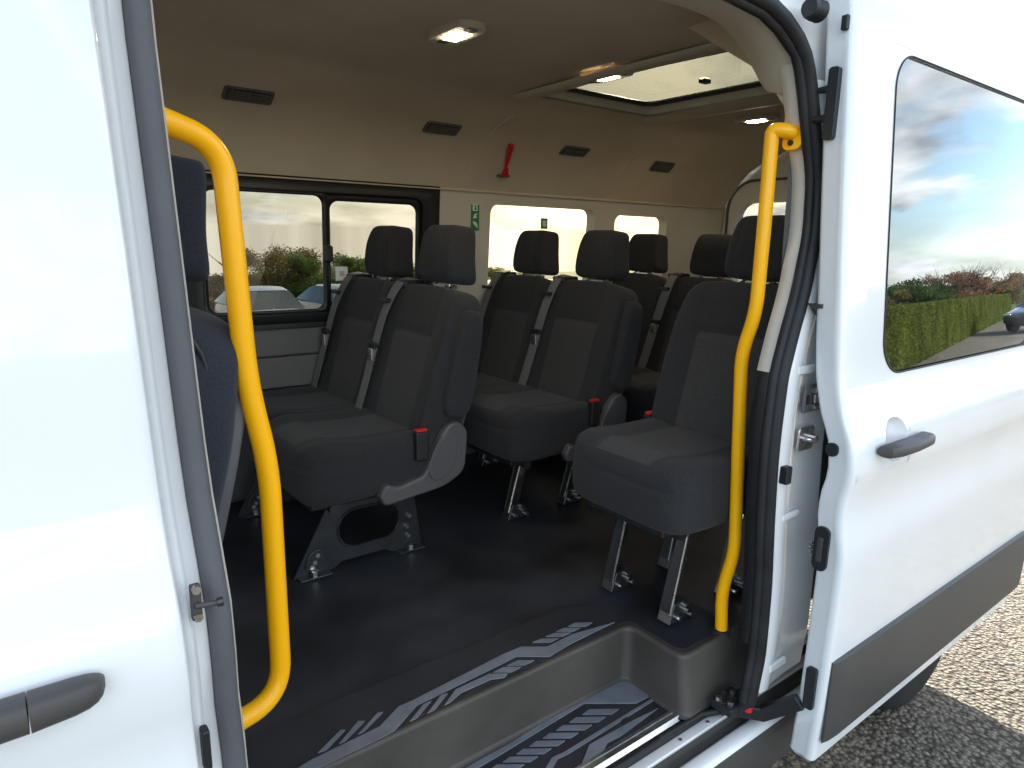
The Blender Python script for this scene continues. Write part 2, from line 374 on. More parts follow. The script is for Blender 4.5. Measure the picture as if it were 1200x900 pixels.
# striker pin on the pillar
sp = W(225, 705, 'Y', .03); q = W(258, 710, 'Y', .02)
st = MB(); st.box(sp.x-.002, sp.x+.010, .024, .034, sp.z-.024, sp.z+.022); SK = part(st, 'door_striker', 'clad', bevel=.002)
b = MB(); b.tube([(sp.x+.002, .022, sp.z-.003), (q.x-.004, .016, sp.z-.003)], .0036, 12); part(b, 'striker_pin', 'clad', SK)
b = MB(); b.tube([(q.x-.005, .016, sp.z-.003), (q.x+.003, .016, sp.z-.003)], .0058, 12); part(b, 'striker_head', 'metal', SK, bevel=.001)
for dz in (-.018, .018):
    b = MB(); b.tube([(sp.x+.004, .026, sp.z+dz), (sp.x+.004, .018, sp.z+dz)], .0055, 6); part(b, 'bolt', 'steel', SK)
lp = W(240, 872, 'Y', .03); b = MB(); b.box(lp.x-.004, lp.x+.006, .022, .04, lp.z-.035, lp.z+.022); part(b, 'rubber_buffer', 'black', bevel=.003)

# ---- rear quarter: C pillar jamb, body side behind the door
SX = [(.50, 1.432), (.56, 1.440), (.66, 1.455), (.80, 1.452), (1.04, 1.430), (1.21, 1.420), (1.355, 1.430), (1.453, 1.458), (1.61, 1.520), (1.727, 1.552), (1.80, 1.550), (1.931, 1.508), (2.02, 1.475), (2.065, 1.452), (2.10, 1.415), (2.128, 1.36)]
def sealx(z): return lerp(SX, z)
SY = [(.5, .05), (1.2, .05), (1.5, .058), (1.75, .078), (2.1, .085)]
def sealy(z): return lerp(SY, z)
ZJ = frange(.535, 2.03, 40)
jb = MB(); jb.grid([[(sealx(z)+dx, sealy(z)+dy, z) for dx, dy in ((.012, .02), (.018, -.004), (.03, -.010), (.055, -.012), (.075, -.004), (.10, .000), (.16, .004), (.24, .004))] for z in ZJ])
CJ = part(jb, 'pillar_jamb', 'white', angle=60)
# pressed ledges in the jamb
for z, hgt in ((1.39, .018), (1.02, .014), (.60, .02)):
    b = MB(); x0 = sealx(z)+.045; y0 = sealy(z)-.012; b.box(x0, x0+.075, y0-.002, y0+.010, z-hgt, z+hgt*.2); part(b, 'pressed_ledge', 'white', CJ, bevel=.005, seg=3)
# latch window with bright track, and striker plate
lz = W(953, 465, 'Y', .035); b = MB(); b.box(lz.x-.05, lz.x+.05, .028, .0365, lz.z-.034, lz.z+.034); LT = part(b, 'door_latch', 'grubber', bevel=.004)
b = MB()
for dz in (-.019, .019): b.tube([(lz.x-.022, .022, lz.z+dz), (lz.x+.06, .022, lz.z+dz)], .007, 10)
part(b, 'latch_roller', 'steel', LT)
b = MB(); b.box(lz.x-.02, lz.x+.055, .0185, .026, lz.z-.011, lz.z+.011); part(b, 'latch_plate', 'alu', LT, bevel=.002)
for i in range(2):
    b = MB(); b.tube([(lz.x+.005+.022*i, .016, lz.z), (lz.x+.005+.022*i, .020, lz.z)], .0055, 10); part(b, 'bolt', 'hole', LT)
b = MB(); b.box(lz.x-.044, lz.x-.036, .024, .03, lz.z-.012, lz.z+.010); part(b, 'slot', 'hole', LT)
kz = W(942, 513, 'Y', .035); b = MB(); ri = rrect(kz.x-.034, kz.x+.034, kz.z-.030, kz.z+.030, .011)
b.prism([(x, .034, z) for x, z in ri], (0, -.006, 0)); KP = part(b, 'striker_plate', 'steel', bevel=.002)
b = MB(); b.tube(fillet([(kz.x-.018, .028, kz.z+.004), (kz.x-.018, .010, kz.z+.004), (kz.x+.018, .010, kz.z-.004), (kz.x+.018, .028, kz.z-.004)], .008), .0062, 10); part(b, 'striker_loop', 'steel', KP)
b = MB(); b.tube([(kz.x+.02, .030, kz.z), (kz.x+.02, .012, kz.z)], .011, 12); part(b, 'striker_cone', 'steel', KP, bevel=.002)
# black wedge buffers on the jamb
for (u, v, w_, h_) in ((922, 557, .012, .022), (970, 365, .012, .018), (972, 330, .010, .05)):
    c = W(u, v, 'Y', .03); b = MB(); b.box(c.x-w_, c.x+w_, .022, .044, c.z-h_, c.z+h_); part(b, 'rubber_buffer', 'black', bevel=.004)
c = W(968, 362, 'Y', .01); b = MB(); b.prism([(c.x-.03, .01, c.z+.012), (c.x+.03, .01, c.z+.010), (c.x+.03, .01, c.z-.03)], (0, .03, 0)); part(b, 'rubber_buffer', 'clad')
# top roller buffer
c = W(957, 12, 'Y', .06)
b = MB(); b.lathe([(0, -.03), (.018, -.03), (.022, -.02), (.017, -.014), (.023, -.006), (.018, .002), (.023, .01), (.017, .02), (0, .022)], (c.x, c.y, c.z), 'X', 16); part(b, 'roller_buffer', 'black')

# rubber seal round the rear of the opening: two lobes swept along the opening edge
zs_ = frange(.52, 2.128, 60)
spath = [Vector((sealx(z), sealy(z), z)) for z in zs_]
spath = [Vector((1.20, .147, .455)), Vector((1.36, .142, .456)), Vector((1.405, .115, .464)), Vector((1.425, .075, .485))]+spath+[Vector((1.30, .086, 2.147)), Vector((1.20, .087, 2.155)), Vector((.9, .09, 2.16)), Vector((.5, .09, 2.16)), Vector((.22, .09, 2.15))]
b = MB(); b.tube(spath, [.007, .008, .010, .012]+[.0165]*(len(spath)-4), 12); SE = part(b, 'opening_seal', 'rubber', angle=80)
b = MB(); b.tube([p_+Vector((-.016, .010, 0)) if p_.z < 2.1 else p_+Vector((0, .012, -.016)) for p_ in spath[4:]], .0115, 10); part(b, 'seal_lip', 'rubber', SE, angle=80)

b = MB(); b.grid([[(x, sealy(z)+.014, z) for x in frange(sealx(z)+.006, 1.78, 5)] for z in frange(2.0, 2.128, 6)]); b.grid([[(x, .100, z) for x in (-.9, .2, 1.0, 1.78)] for z in (2.128, 2.165)]); part(b, 'cantrail', 'white', angle=60)
# body side behind the door + roof skin
bs = MB()
WC = (2.55, .34)
xs = frange(1.62, 3.74, 16); zb = frange(.40, 2.12, 30)
nh = (1.80, 2.55, 1.40, 1.90)
sq = lambda x, z: (x, side(z)+.004+max(0, x-3.55)**2*1.2, z)
wallgrid(bs, xs, [z for z in zb if z >= .74], sq, [nh]); ring(bs, nh, rrect(1.81, 2.54, 1.41, 1.89, .06), sq)
wallgrid(bs, [1.62, 1.8, 2.02, 2.10], [.40, .50, .62, .74], sq, []); wallgrid(bs, [3.0, 3.1, 3.3, 3.5, 3.62, 3.74], [.46, .50, .62, .74], sq, [])
bs.grid([[(2.55+.45*math.cos(a), side(.6)+.004, .36+.385*math.sin(a)) for a in [math.pi*k/16 for k in range(17)]], [(2.55+.47*math.cos(math.pi*k/16)*1.0 if 0 < k < 16 else 2.55+.45*(1 if k == 0 else -1), side(.7)+.004, .742) for k in range(17)]])
part(bs, 'rear_quarter_panel', 'white', angle=50)
p = MB(); p.grid([[(x, side(z)+.02, z) for x in (1.80, 2.55)] for z in (1.405, 1.65, 1.895)]); part(p, 'window_pane', 'tint')

# ---- open sliding door
X0, X1 = 1.50, 2.84
sd = MB(); df = lambda x, z: (x, side(z)+DOFF+max(0, (x-1.52)*.0), z)
dfi = lambda x, z: (x, side(z)+DOFF+.0007, z)
zd = frange(.405, 2.235, 60); dh = (1.685, 2.79, 1.352, 2.125)
HC = W(1056, 519, 'Y', -.11); ch = (HC.x-.075, HC.x+.065, HC.z-.058, HC.z+.072)
wallgrid(sd, frange(X0+.016, X1, 14), zd, df, [dh, ch])
ring(sd, (ch[0]-.006, ch[1]+.006, ch[2]-.006, ch[3]+.006), rrect(HC.x-.062, HC.x+.052, HC.z-.045, HC.z+.060, .050, 8), dfi)
# the window is a parallelogram: its front edge leans with the pillar
inn = rrect(1.700, 2.775, 1.367, 2.110, .085, 10)
ring(sd, (dh[0]-.006, dh[1]+.006, dh[2]-.006, dh[3]+.006), inn, dfi)
edge = [(X0+.016, 0), (X0+.007, .002), (X0+.002, .006), (X0, .013), (X0+.001, .022), (X0+.004, .028), (X0+.002, .056), (X0+.006, .064), (X0+.03, .068), (X1, .068)]
def wav(z): return .006*math.exp(-((z-1.1)/.10)**2)
sd.grid([[(x, side(z)+DOFF+dy, z) for x, dy in edge] for z in zd])
sd.grid([[(x, side(zd[0])+DOFF+dy, zd[0]-.012*(1 if 0 < i < 3 else 0)) for i, dy in enumerate((0, .012, .05, .068))] for x in (X0+.01, X1)])
SD = part(sd, 'sliding_door', 'white', angle=55)
p = MB(); PK = (side(2.11)-side(1.40))/.71
p.grid([[(x, side(1.40)+DOFF+.005+(z-1.40)*PK, z) for x in frange(1.69, 2.785, 8)] for z in frange(1.352, 2.125, 10)]); part(p, 'window_pane', 'priv', SD, angle=80)
b = MB(); pts = [(x, side(z)+DOFF-.0005, z) for x, z in rrect(1.699, 2.776, 1.366, 2.111, .085, 10)]; b.tube(pts+[pts[0]], .0022, 6); part(b, 'window_gasket', 'rubber', SD, angle=80)
# lower cladding
cz0, cz1 = .460, .690
b = MB(); rows = []
for x in [X0+.012, X0+.03, X0+.07]+frange(X0+.2, X1, 5):
    e = 1 if x > X0+.05 else (.25 if x < X0+.02 else .7)
    rows.append([(x, side(.6)+DOFF+dy*e-.001, z) for z, dy in ((cz0, .004), (cz0+.004, -.010), (cz0+.03, -.018), (.57, -.020), (cz1-.03, -.017), (cz1-.006, -.012), (cz1, .004))])
b.grid(rows); b.f.append(tuple(range(7))); b.m.append(0); part(b, 'cladding', 'clad', SD, angle=40)
# exterior handle in a shallow cup
hc = W(1056, 519, 'Y', -.11); zc_ = hc.z
b = MB(); secs = [(hc.x-.118, .012, .012), (hc.x-.112, .022, .034), (hc.x-.07, .024, .044), (hc.x, .023, .048), (hc.x+.06, .021, .046), (hc.x+.10, .026, .040), (hc.x+.115, .020, .03), (hc.x+.12, .010, .014)]
handle(b, secs, zc_, side(zc_)+DOFF-.004); part(b, 'door_handle', 'clad', SD, angle=60)
b = MB(); cup = rrect(HC.x-.062, HC.x+.052, HC.z-.045, HC.z+.060, .050, 8); cx_, cz_ = HC.x-.005, HC.z+.0075
b.grid([[(cx_+(x-cx_)*k, side(cz_+(z-cz_)*k)+DOFF+d, cz_+(z-cz_)*k) for x, z in cup] for k, d in ((1.0, 0), (.96, .004), (.8, .016), (.55, .024), (.25, .027), (.02, .028))], close=True); part(b, 'handle_cup', 'white', SD, angle=70)
# fittings on the front edge face of the door
def slot(u, v, w_, h_, name, r=None, m='hole', th=.005):
    c = W(u, v, 'X', X0-.001); r = r or w_
    b = MB(); b.prism([(X0+.004, c.y+a, c.z+d) for a, d in rrect(-w_, w_, -h_, h_, r*.98)], (-th-.004, 0, 0)); return part(b, name, m, SD, bevel=.001), c
slot(975, 527, .014, .016, 'rubber_stop', .013)
o_, c = slot(962, 643, .018, .056, 'latch_recess', .017, 'black')
b = MB(); b.box(X0-.012, X0-.002, c.y-.006, c.y+.006, c.z-.03, c.z+.03); part(b, 'latch_tongue', 'clad', SD, bevel=.002)
for k in range(3):
    b = MB(); b.tube([(X0-.012, c.y+.016, c.z-.012+.012*k), (X0-.012, c.y+.024, c.z-.012+.012*k)], .004, 8); part(b, 'contact_pin', 'steel', SD)
o_, c = slot(950, 806, .013, .056, 'hinge_bracket', .008, 'black', .009)
o_, c = slot(976, 122, .012, .075, 'guide_bracket', .008, 'black', .012)
for dz in (-.03, .03):
    b = MB(); b.tube([(X0-.012, c.y+.01, c.z+dz), (X0-.012, c.y+.035, c.z+dz)], [.009, .006], 10); part(b, 'guide_peg', 'black', SD)
b = MB(); b.box(X0-.010, X0+.002, W(1000, 15, 'X', X0).y+.005, W(1000, 15, 'X', X0).y+.02, 2.12, 2.15); part(b, 'rubber_stop', 'black', SD, bevel=.003)
# lower hinge arm that carries the door
a0 = W(853, 828, 'Z', .485); a1 = W(893, 836, 'Z', .48); a2 = W(938, 822, 'X', X0-.004)
b = MB(); b.ribbon([a0+Vector((-.02, .01, 0)), a0, a1, a2], .038, .022, (0, 0, 1)); HA = part(b, 'hinge_arm', 'black', SD, bevel=.004)
b = MB(); b.box(a0.x-.03, a0.x+.06, a0.y-.03, a0.y+.035, .478, .502); part(b, 'roller_carriage', 'black', HA, bevel=.006)
for dx, dy in ((-.018, .018), (.008, .022), (.035, .012), (-.01, -.012)):
    b = MB(); b.tube([(a0.x+dx, a0.y+dy, .5), (a0.x+dx, a0.y+dy, .512)], .008, 6); part(b, 'bolt', 'steel', HA)
b = MB(); c = W(877, 827, 'Z', .505); b.tube([(c.x, c.y, .49), (c.x, c.y, .508)], .011, 14); part(b, 'red_cap', 'red', HA, bevel=.002)
b = MB(); b.tube([(c.x, c.y, .5075), (c.x, c.y, .5105)], .0065, 12); part(b, 'cap_centre', 'paper', HA)

# ---- floor, step well, sill
ZF = FL; ZST = .461; YS, YB = .336, .152; XW0, XW1 = .24, 1.280
b = MB(); b.add([(-.6, YS+.022, ZF), (XW1+.024, YS+.022, ZF), (XW1+.024, YB+.022, ZF), (XE, YB+.022, ZF), (XE, 1.87, ZF), (-.6, 1.87, ZF)], [(0, 1, 2, 3, 4, 5)]); part(b, 'floor', 'floor')
b = MB()
def wellpath(off, cr_=.035):
    return [Vector((p_.x, p_.y, 0)) for p_ in fillet([(XW0-.2, YS+off, 0), (XW1+off, YS+off, 0), (XW1+off, YB-.004+off*.0, 0), (1.62, YB-.004-off*0, 0)], cr_)]
def well(offs):
    rows = []
    for off, offb, z in offs:
        pts = fillet([(XW0-.1, YS+off, 0), (XW1+off, YS+off, 0), (XW1+off, YB+offb, 0), (1.62, YB+offb, 0)], .032)
        rows.append([(p_.x, p_.y, z) for p_ in pts])
    return rows
b.grid(well([(.03, .03, ZF+.0015), (.019, .019, ZF+.0025), (.013, .013, ZF+.0062), (.006, .006, ZF+.0068), (.001, .001, ZF+.004), (-.001, -.001, ZF-.004), (.026, -.004, ZST+.012), (.022, -.006, ZST+.004), (.012, -.010, ZST+.0015)]))
part(b, 'step_well', 'wellp', angle=60)
b = MB(); b.box(XW0-.1, XW1+.03, YB+.012, YS+.03, ZST-.02, ZST); part(b, 'step_tread', 'mat')
b = MB(); b.box(XW0-.12, XW0-.1, YB-.02, YS+.03, ZST-.05, ZF+.002); part(b, 'step_end', 'wellp')
# nosing mat on the main floor, carries the grey tread strips
b = MB(); b.prism([(-.1, YS+.024, ZF+.001), (XW1-.02, YS+.024, ZF+.001), (XW1+.04, YS+.10, ZF+.001), (XW1-.06, .515, ZF+.001), (-.1, .515, ZF+.001)], (0, 0, .003)); NM = part(b, 'nosing_mat', 'mat', bevel=.001)
def zp(pts, off=(350, 660), k=3.75): return [(off[0]+u/k, off[1]+v/k) for u, v in pts]
def tread(px, z, parent, hgt=.003, name='tread_strip', m='tread'):
    P = [W(u, v, 'Z', z) for u, v in px]; b = MB(); b.prism([p_+Vector((0, 0, -.0005)) for p_ in P], (0, 0, hgt)); return part(b, name, m, parent, smooth=False)
A_, B_ = (350, 660), (600, 660)
zn = ZF+.0058
tread(zp([(-60, 940), (60, 865), (355, 722), (440, 632), (500, 607), (900, 402), (978, 370), (1092, 370), (1200, 316)], A_)+zp([(450, 262), (380, 265), (300, 300)][:1], B_)+zp([(400, 285), (265, 352), (190, 395)], B_)+zp([(1105, 412), (955, 412), (890, 446), (520, 627), (420, 740), (380, 762), (95, 900), (-20, 960)], A_), zn, NM)
for poly in ([(85, 836), (185, 736), (204, 736), (122, 824)], [(178, 796), (262, 697), (290, 697), (205, 784)], [(262, 754), (348, 660), (370, 657), (290, 740)],
             [(488, 698), (550, 622), (583, 608), (520, 682)], [(566, 662), (628, 580), (655, 575), (598, 646)],
             [(640, 627), (690, 558), (835, 490), (918, 488), (905, 505), (845, 512), (712, 572), (668, 612)],
             [(855, 482), (900, 460), (978, 458), (935, 480)], [(915, 452), (965, 430), (1034, 430), (992, 450)],
             [(1028, 350), (1065, 335), (1142, 333), (1105, 350)], [(1085, 325), (1120, 310), (1195, 308), (1160, 324)]):
    tread(zp(poly, A_), zn, NM)
for poly in ([(195, 303), (225, 288), (300, 286), (270, 302)], [(247, 280), (275, 265), (352, 263), (325, 279)]): tread(zp(poly, B_), zn, NM)
ST = bpy.data.objects['step_tread']; zt = ZST+.0006
tread(zp([(0, 790), (455, 500), (500, 498), (545, 520), (585, 545), (600, 590), (545, 617), (318, 617), (0, 800)], B_)[:8]+zp([(0, 812), (-380, 1040), (-420, 1020)], B_), zt, ST)
for k in range(12):
    d = k/11
    x0, y0 = 310+(-60)*k*.97, 645+35.5*k*.98
    tread(zp([(x0, y0+22), (x0+30, y0), (x0+160-k*1.2, y0-2), (x0+128-k*1.2, y0+20)], B_), zt, ST)
tread(zp([(150, 900), (175, 858), (230, 832), (610, 600), (655, 618), (640, 640), (325, 795), (290, 900)], B_)[:4]+zp([(620, 606), (250, 838), (200, 862), (180, 900)], B_), zt, ST)
tread(zp([(300, 900), (340, 800), (520, 700), (640, 640), (560, 700), (480, 760), (420, 790), (395, 840), (340, 880)], B_), zt, ST)
b = MB(); c = W(735, 846, 'Z', ZST); b.lathe([(0, .003), (.014, .003), (.016, 0)], (c.x, c.y, ZST), 'Z', 20); part(b, 'drain_plug', 'hole', ST)
# aluminium threshold with three ribs
b = MB(); b.grid([[(x, y_, z) for y_, z in ((.196, ZST+.001), (.192, ZST+.004), (.184, ZST+.004), (.183, ZST+.002), (.176, ZST+.002), (.175, ZST+.005), (.166, ZST+.005), (.165, ZST+.003), (.158, ZST-.004), (.156, ZST-.02))] for x in (XW0-.1, XW1+.02)]); part(b, 'threshold_strip', 'alu', angle=20)
# black weather strip, painted sill ledges, running board
def sill(name, m, prof, x0=.10, x1=2.06, **k):
    b = MB(); b.grid([[(x, y_, z) for y_, z in prof] for x in frange(x0, x1, 6)]); return part(b, name, m, **k)
sill('sill_seal', 'rubber', [(.158, ZST-.02), (.155, ZST-.006), (.148, ZST-.001), (.140, ZST-.003), (.134, ZST-.02)], angle=70)
sill('sill_ledge', 'white', [(.136, .435), (.134, .445), (.130, .447), (.108, .446), (.104, .442)], angle=40)
sill('door_track', 'clad', [(.105, .444), (.102, .418), (.085, .416), (.078, .418)], angle=40)
sill('sill_panel', 'white', [(.080, .416), (.077, .424), (.070, .427), (.048, .426), (.040, .421), (.036, .411)], angle=50)
sill('rocker_panel', 'clad', [(.038, .413), (.034, .405), (.034, .34), (.040, .27), (.060, .235), (.2, .22)], angle=40)
for x in (1.36, 1.25):
    b = MB(); b.tube([(x, .119, .446), (x, .119, .4495)], .005, 10); part(b, 'screw', 'steel')

# ---- far wall: lower trim in three boards, window frames, pillar trims, outer skin
FY = lambda z: 1.872 if z < 1.3 else 1.872-.055*(z-1.3)
wins = [(.55, 1.555, 1.355, 1.872), (1.862, 2.545, 1.40, 1.845), (2.68, 3.118, 1.40, 1.826)]
for i, (z0, z1, dy) in enumerate([(.64, .905, .0), (.912, 1.075, -.004), (1.082, 1.205, -.008), (1.212, 1.318, -.012)]):
    b = MB(); b.box(-.5, XE, 1.862+dy, 1.90, z0, z1); part(b, 'wall_board', 'wall' if i else 'gtrim', bevel=.005)
fs = lambda x, z: (x, FY(z), z)
b = MB(); wallgrid(b, [-.5, .3, 1.7, 2.6, 3.2, XE+.05], [1.318, 1.60, 1.90], fs, wins)
for w_ in wins[1:]: ring(b, w_, rrect(w_[0]+.008, w_[1]-.008, w_[2]+.008, w_[3]-.008, .045), fs)
for w_ in wins[1:]:
    ri = rrect(w_[0]+.008, w_[1]-.008, w_[2]+.008, w_[3]-.008, .045); b.grid([[fs(x, z) for x, z in ri], [(x+(.004 if x < sum(w_[:2])/2 else -.004), FY(z)+.055, z) for x, z in ri]], close=True)
part(b, 'side_lining', 'beigep', angle=40)
for w_ in wins[1:]:
    b = MB(); b.add([(x, FY(z)+.05, z) for x, z in rrect(w_[0], w_[1], w_[2], w_[3], .04)], [tuple(range(28))]); part(b, 'window_pane', 'clear')
# window 1: black frame with a sliding pane
w_ = wins[0]; b = MB(); f1 = lambda x, z: (x, FY(z)-.006, z)
rin = rrect(.60, 1.512, 1.372, 1.846, .05); ring(b, (w_[0]-.012, w_[1]+.035, w_[2]-.03, w_[3]+.024), rin, f1)
ro = rrect(w_[0]-.012, w_[1]+.035, w_[2]-.03, w_[3]+.024, .05)
b.grid([[f1(x, z) for x, z in rin], [(x, FY(z)+.05, z) for x, z in rin]], close=True)
WF = part(b, 'window_frame', 'black', angle=40, solid=.006)
b = MB(); b.box(.55, 1.60, 1.838, 1.866, 1.318, 1.338); part(b, 'window_sill', 'black', WF, bevel=.003)
for x0, x1, y_, nm in ((.60, 1.085, 1.876, 'fixed_pane_frame'), (1.075, 1.512, 1.888, 'sliding_pane_frame')):
    b = MB(); t_ = .016; fz = lambda x, z: (x, y_-.05*(z-1.36), z)
    ring(b, (x0, x1, 1.372, 1.846), rrect(x0+t_+.006, x1-t_-.006, 1.388, 1.846-t_-(.016 if x0 > 1 else 0), .035), fz)
    PF = part(b, nm, 'black', WF, solid=.010)
    b = MB(); b.add([fz(x0+.01, 1.378), fz(x1-.01, 1.378), fz(x1-.01, 1.84), fz(x0+.01, 1.84)], [(0, 1, 2, 3)]); part(b, 'window_pane', 'tint', WF)
c = W(385, 297, 'Y', 1.84); b = MB(); b.box(c.x-.018, c.x+.016, 1.825, 1.862, c.z-.032, c.z+.032); part(b, 'window_latch', 'black', WF, bevel=.008, seg=3)
# notices stuck on the sliding pane and on the second window
c = W(400, 320, 'Y', 1.86); b = MB(); b.box(c.x-.026, c.x+.026, 1.857, 1.8585, c.z-.03, c.z+.026); o = b.build('window_notice', 'paper'); tag(o, 'small white paper notice stuck on the sliding window pane', 'notice')
b = MB(); b.box(c.x-.010, c.x+.012, 1.8555, 1.8568, c.z-.012, c.z+.008); part(b, 'printed_mark', 'beige', o)
# outer skin, far side, and roof skin with hatch opening
OY = lambda z: 2.02-side(z)
fo = lambda x, z: (x, OY(z), z)
b = MB(); wallgrid(b, [-.95, .3, 1.7, 2.6, 3.2, 3.74], frange(.40, 2.12, 20), fo, [(.55, 1.68, 1.34, 1.89), (1.84, 2.66, 1.38, 1.87), (2.70, 3.36, 1.38, 1.86)]); part(b, 'far_side_panel', 'white')
HX0, HX1, HY0, HY1 = 1.77, 2.38, .45, 1.37
roofp = [(side(z), z) for z in (2.16, 2.19, 2.21, 2.23, 2.245, 2.258, 2.268)]+[(.40, 2.271), (1.0, 2.278), (1.62, 2.271)]+[(2.02-side(z), z) for z in (2.268, 2.258, 2.245, 2.23, 2.21, 2.19, 2.16)]
RX0, RX1 = HX0-.2, HX1+.3; RXS = [-.9, -.4, .4, 1.2, RX0, RX1, 3.0, 3.55, 3.74]
b = MB(); b.grid([[(x, y_, z-max(0, x-3.5)*.15) for x in RXS] for y_, z in roofp], skip=lambda i, j: RXS[j] == RX0 and roofp[i][0] >= .39 and roofp[i+1][0] <= 1.63); part(b, 'roof', 'white', angle=50)

# ---- headliner
half = [(1.826, 1.884), (1.835, 1.895), (1.822, 1.915), (1.79, 1.965), (1.745, 2.025), (1.685, 2.085), (1.60, 2.135), (1.50, 2.172), (HY1+.06, 2.205), (HY1, 2.216), (.965, 2.228)]
near = [(1.93-y_, z) for y_, z in half]
HSX = frange(-.5, XE, 18); HSX = sorted(set([x for x in HSX if not HX0-.02 < x < HX1+.02]+[HX0, HX1, 1.5]))
def hsec(x):
    s_ = list(half)
    nr = list(near)
    return s_+[(HY0, 2.216)]+[p_ for p_ in reversed(nr[:-5])]
def hz_(x, z): return z
secL = hsec(0)
iH1 = [i for i, p_ in enumerate(secL) if abs(p_[0]-HY1) < 1e-6][0]; iH0 = [i for i, p_ in enumerate(secL) if abs(p_[0]-HY0) < 1e-6][0]
b = MB(); nfar = len(half)
rows = [[(x, y_, z) for x in HSX] for y_, z in secL]
def hskip(i, j):
    if HSX[j] == HX0 and iH1 <= i < iH0: return True
    return i >= iH0 and HSX[j] < 1.49          # the near side stops above the door opening
b.grid(rows, skip=hskip)
b.grid([[(x, y_, z) for x in [q for q in HSX if q < 1.51]] for y_, z in ((HY0, 2.216), (.40, 2.222), (.30, 2.224), (.08, 2.224))])
b.grid([[(1.5, y_, z) for y_, z in secL[iH0:-3]], [(1.5, y_, 2.2235) for y_, z in secL[iH0:-3]]])
part(b, 'headliner', 'beige', angle=35)
# header trim above the door opening: sweeps round the corner down the rear pillar
inner = [W(400, -80, 'Z', 2.190), W(560, -45, 'Z', 2.190), W(700, -14, 'Z', 2.188), W(770, 0, 'Z', 2.182), W(830, 20, 'Z', 2.155), W(860, 45, 'Z', 2.120), W(880, 75, 'Z', 2.080), W(893, 100, 'Z', 2.040), W(901, 108, 'Z', 2.024), W(912, 108, 'X', 1.50), W(925, 103, 'X', 1.50)]
outer = [Vector((.30, .10, 2.150)), Vector((.70, .10, 2.150)), Vector((1.05, .10, 2.145)), Vector((1.20, .10, 2.140)), Vector((1.31, .10, 2.132)), Vector((1.385, .10, 2.110)), Vector((1.43, .10, 2.085)), Vector((1.46, .10, 2.055)), Vector((1.475, .10, 2.035)), Vector((1.485, .10, 2.02)), Vector((1.49, .10, 2.01))]
inner = spline(inner, 4); outer = spline(outer, 4)
rows = []
for t, bul in ((0, 0), (.12, .010), (.35, .016), (.65, .014), (.9, .004)): rows.append([o_.lerp(i_, t)+Vector((-.3, -.2, -1)).normalized()*bul for i_, o_ in zip(inner, outer)])
rows += [[i_ for i_ in inner], [i_+Vector((.006, .012, .012)) for i_ in inner], [i_+Vector((.02, .02, .08)) for i_ in inner]]
b = MB(); b.grid(rows); part(b, 'door_header', 'beigep', angle=60)
# C pillar inner trim, upper light and lower dark, plus inner side lining behind it
def ptrim(name, m, z0, z1, y1=.20):
    b = MB(); b.grid([[(sealx(z)+dx, sealy(z)+dy, z) for dx, dy in (((-.004, .018), (-.014, .030), (-.010, .06), (.02, .075), (.10, .08)) if z1 > 1.5 else ((.0, .022), (-.006, .03), (-.004, .06), (.02, .075), (.10, .08)))] for z in frange(z0, z1, 22)]); return part(b, name, m, angle=60)
ptrim('pillar_trim', 'beigep', 1.38, 2.06); ptrim('pillar_trim', 'black', .66, 1.378)
b = MB(); wallgrid(b, [1.52, 2.6, XE+.05], [.64, 1.36, 1.90, 2.06], lambda x, z: (x, .125+.03*max(0, z-1.3), z), [nh]); part(b, 'side_lining', 'wall')
# hatch: recessed liner, rim, glass
b = MB(); ins = lambda o_, r_: rrect(HX0+o_, HX1-o_, HY0+o_, HY1-o_, r_)
def hr(o_, z, r_=.05): return [(x, y_, z) for x, y_ in ins(o_, r_)]
b.grid([hr(-.125, 2.214, .12), hr(-.115, 2.204, .12), hr(-.085, 2.203, .11), hr(-.03, 2.214, .08), hr(-.006, 2.226, .06), hr(.008, 2.262, .05)], close=True); HT = part(b, 'roof_hatch_liner', 'beigep', angle=40)
b = MB(); b.grid([hr(.006, 2.262), hr(.008, 2.254), hr(.022, 2.254), hr(.024, 2.266)], close=True); part(b, 'hatch_rim', 'black', HT, angle=40)
b = MB(); b.add(hr(.012, 2.264), [tuple(range(28))]); part(b, 'hatch_pane', 'roofg', HT)
for u, v in ((767, 72), (826, 95)):
    c = W(u, v, 'Z', 2.256); b = MB(); b.box(c.x-.02, c.x+.02, c.y-.014, c.y+.014, 2.248, 2.262); part(b, 'hatch_catch', 'black', HT, bevel=.003)
b = MB(); b.grid([hr(-.30, 2.270), hr(-.05, 2.276), hr(.0, 2.278), hr(.01, 2.270)], close=True); part(b, 'hatch_outer_rim', 'black', HT)
# seams of the headliner: shallow beads following the section
for x in (1.70, 2.62):
    P = [Vector((x+(.05 if x < 2 else .03)*(i/6), y_-.001, z-.001)) for i, (y_, z) in enumerate(half[2:8])]
    b = MB(); b.ribbon(spline(P, 4), .010, .006, (1, 0, 0)); part(b, 'headliner_seam', 'beigep', angle=60)
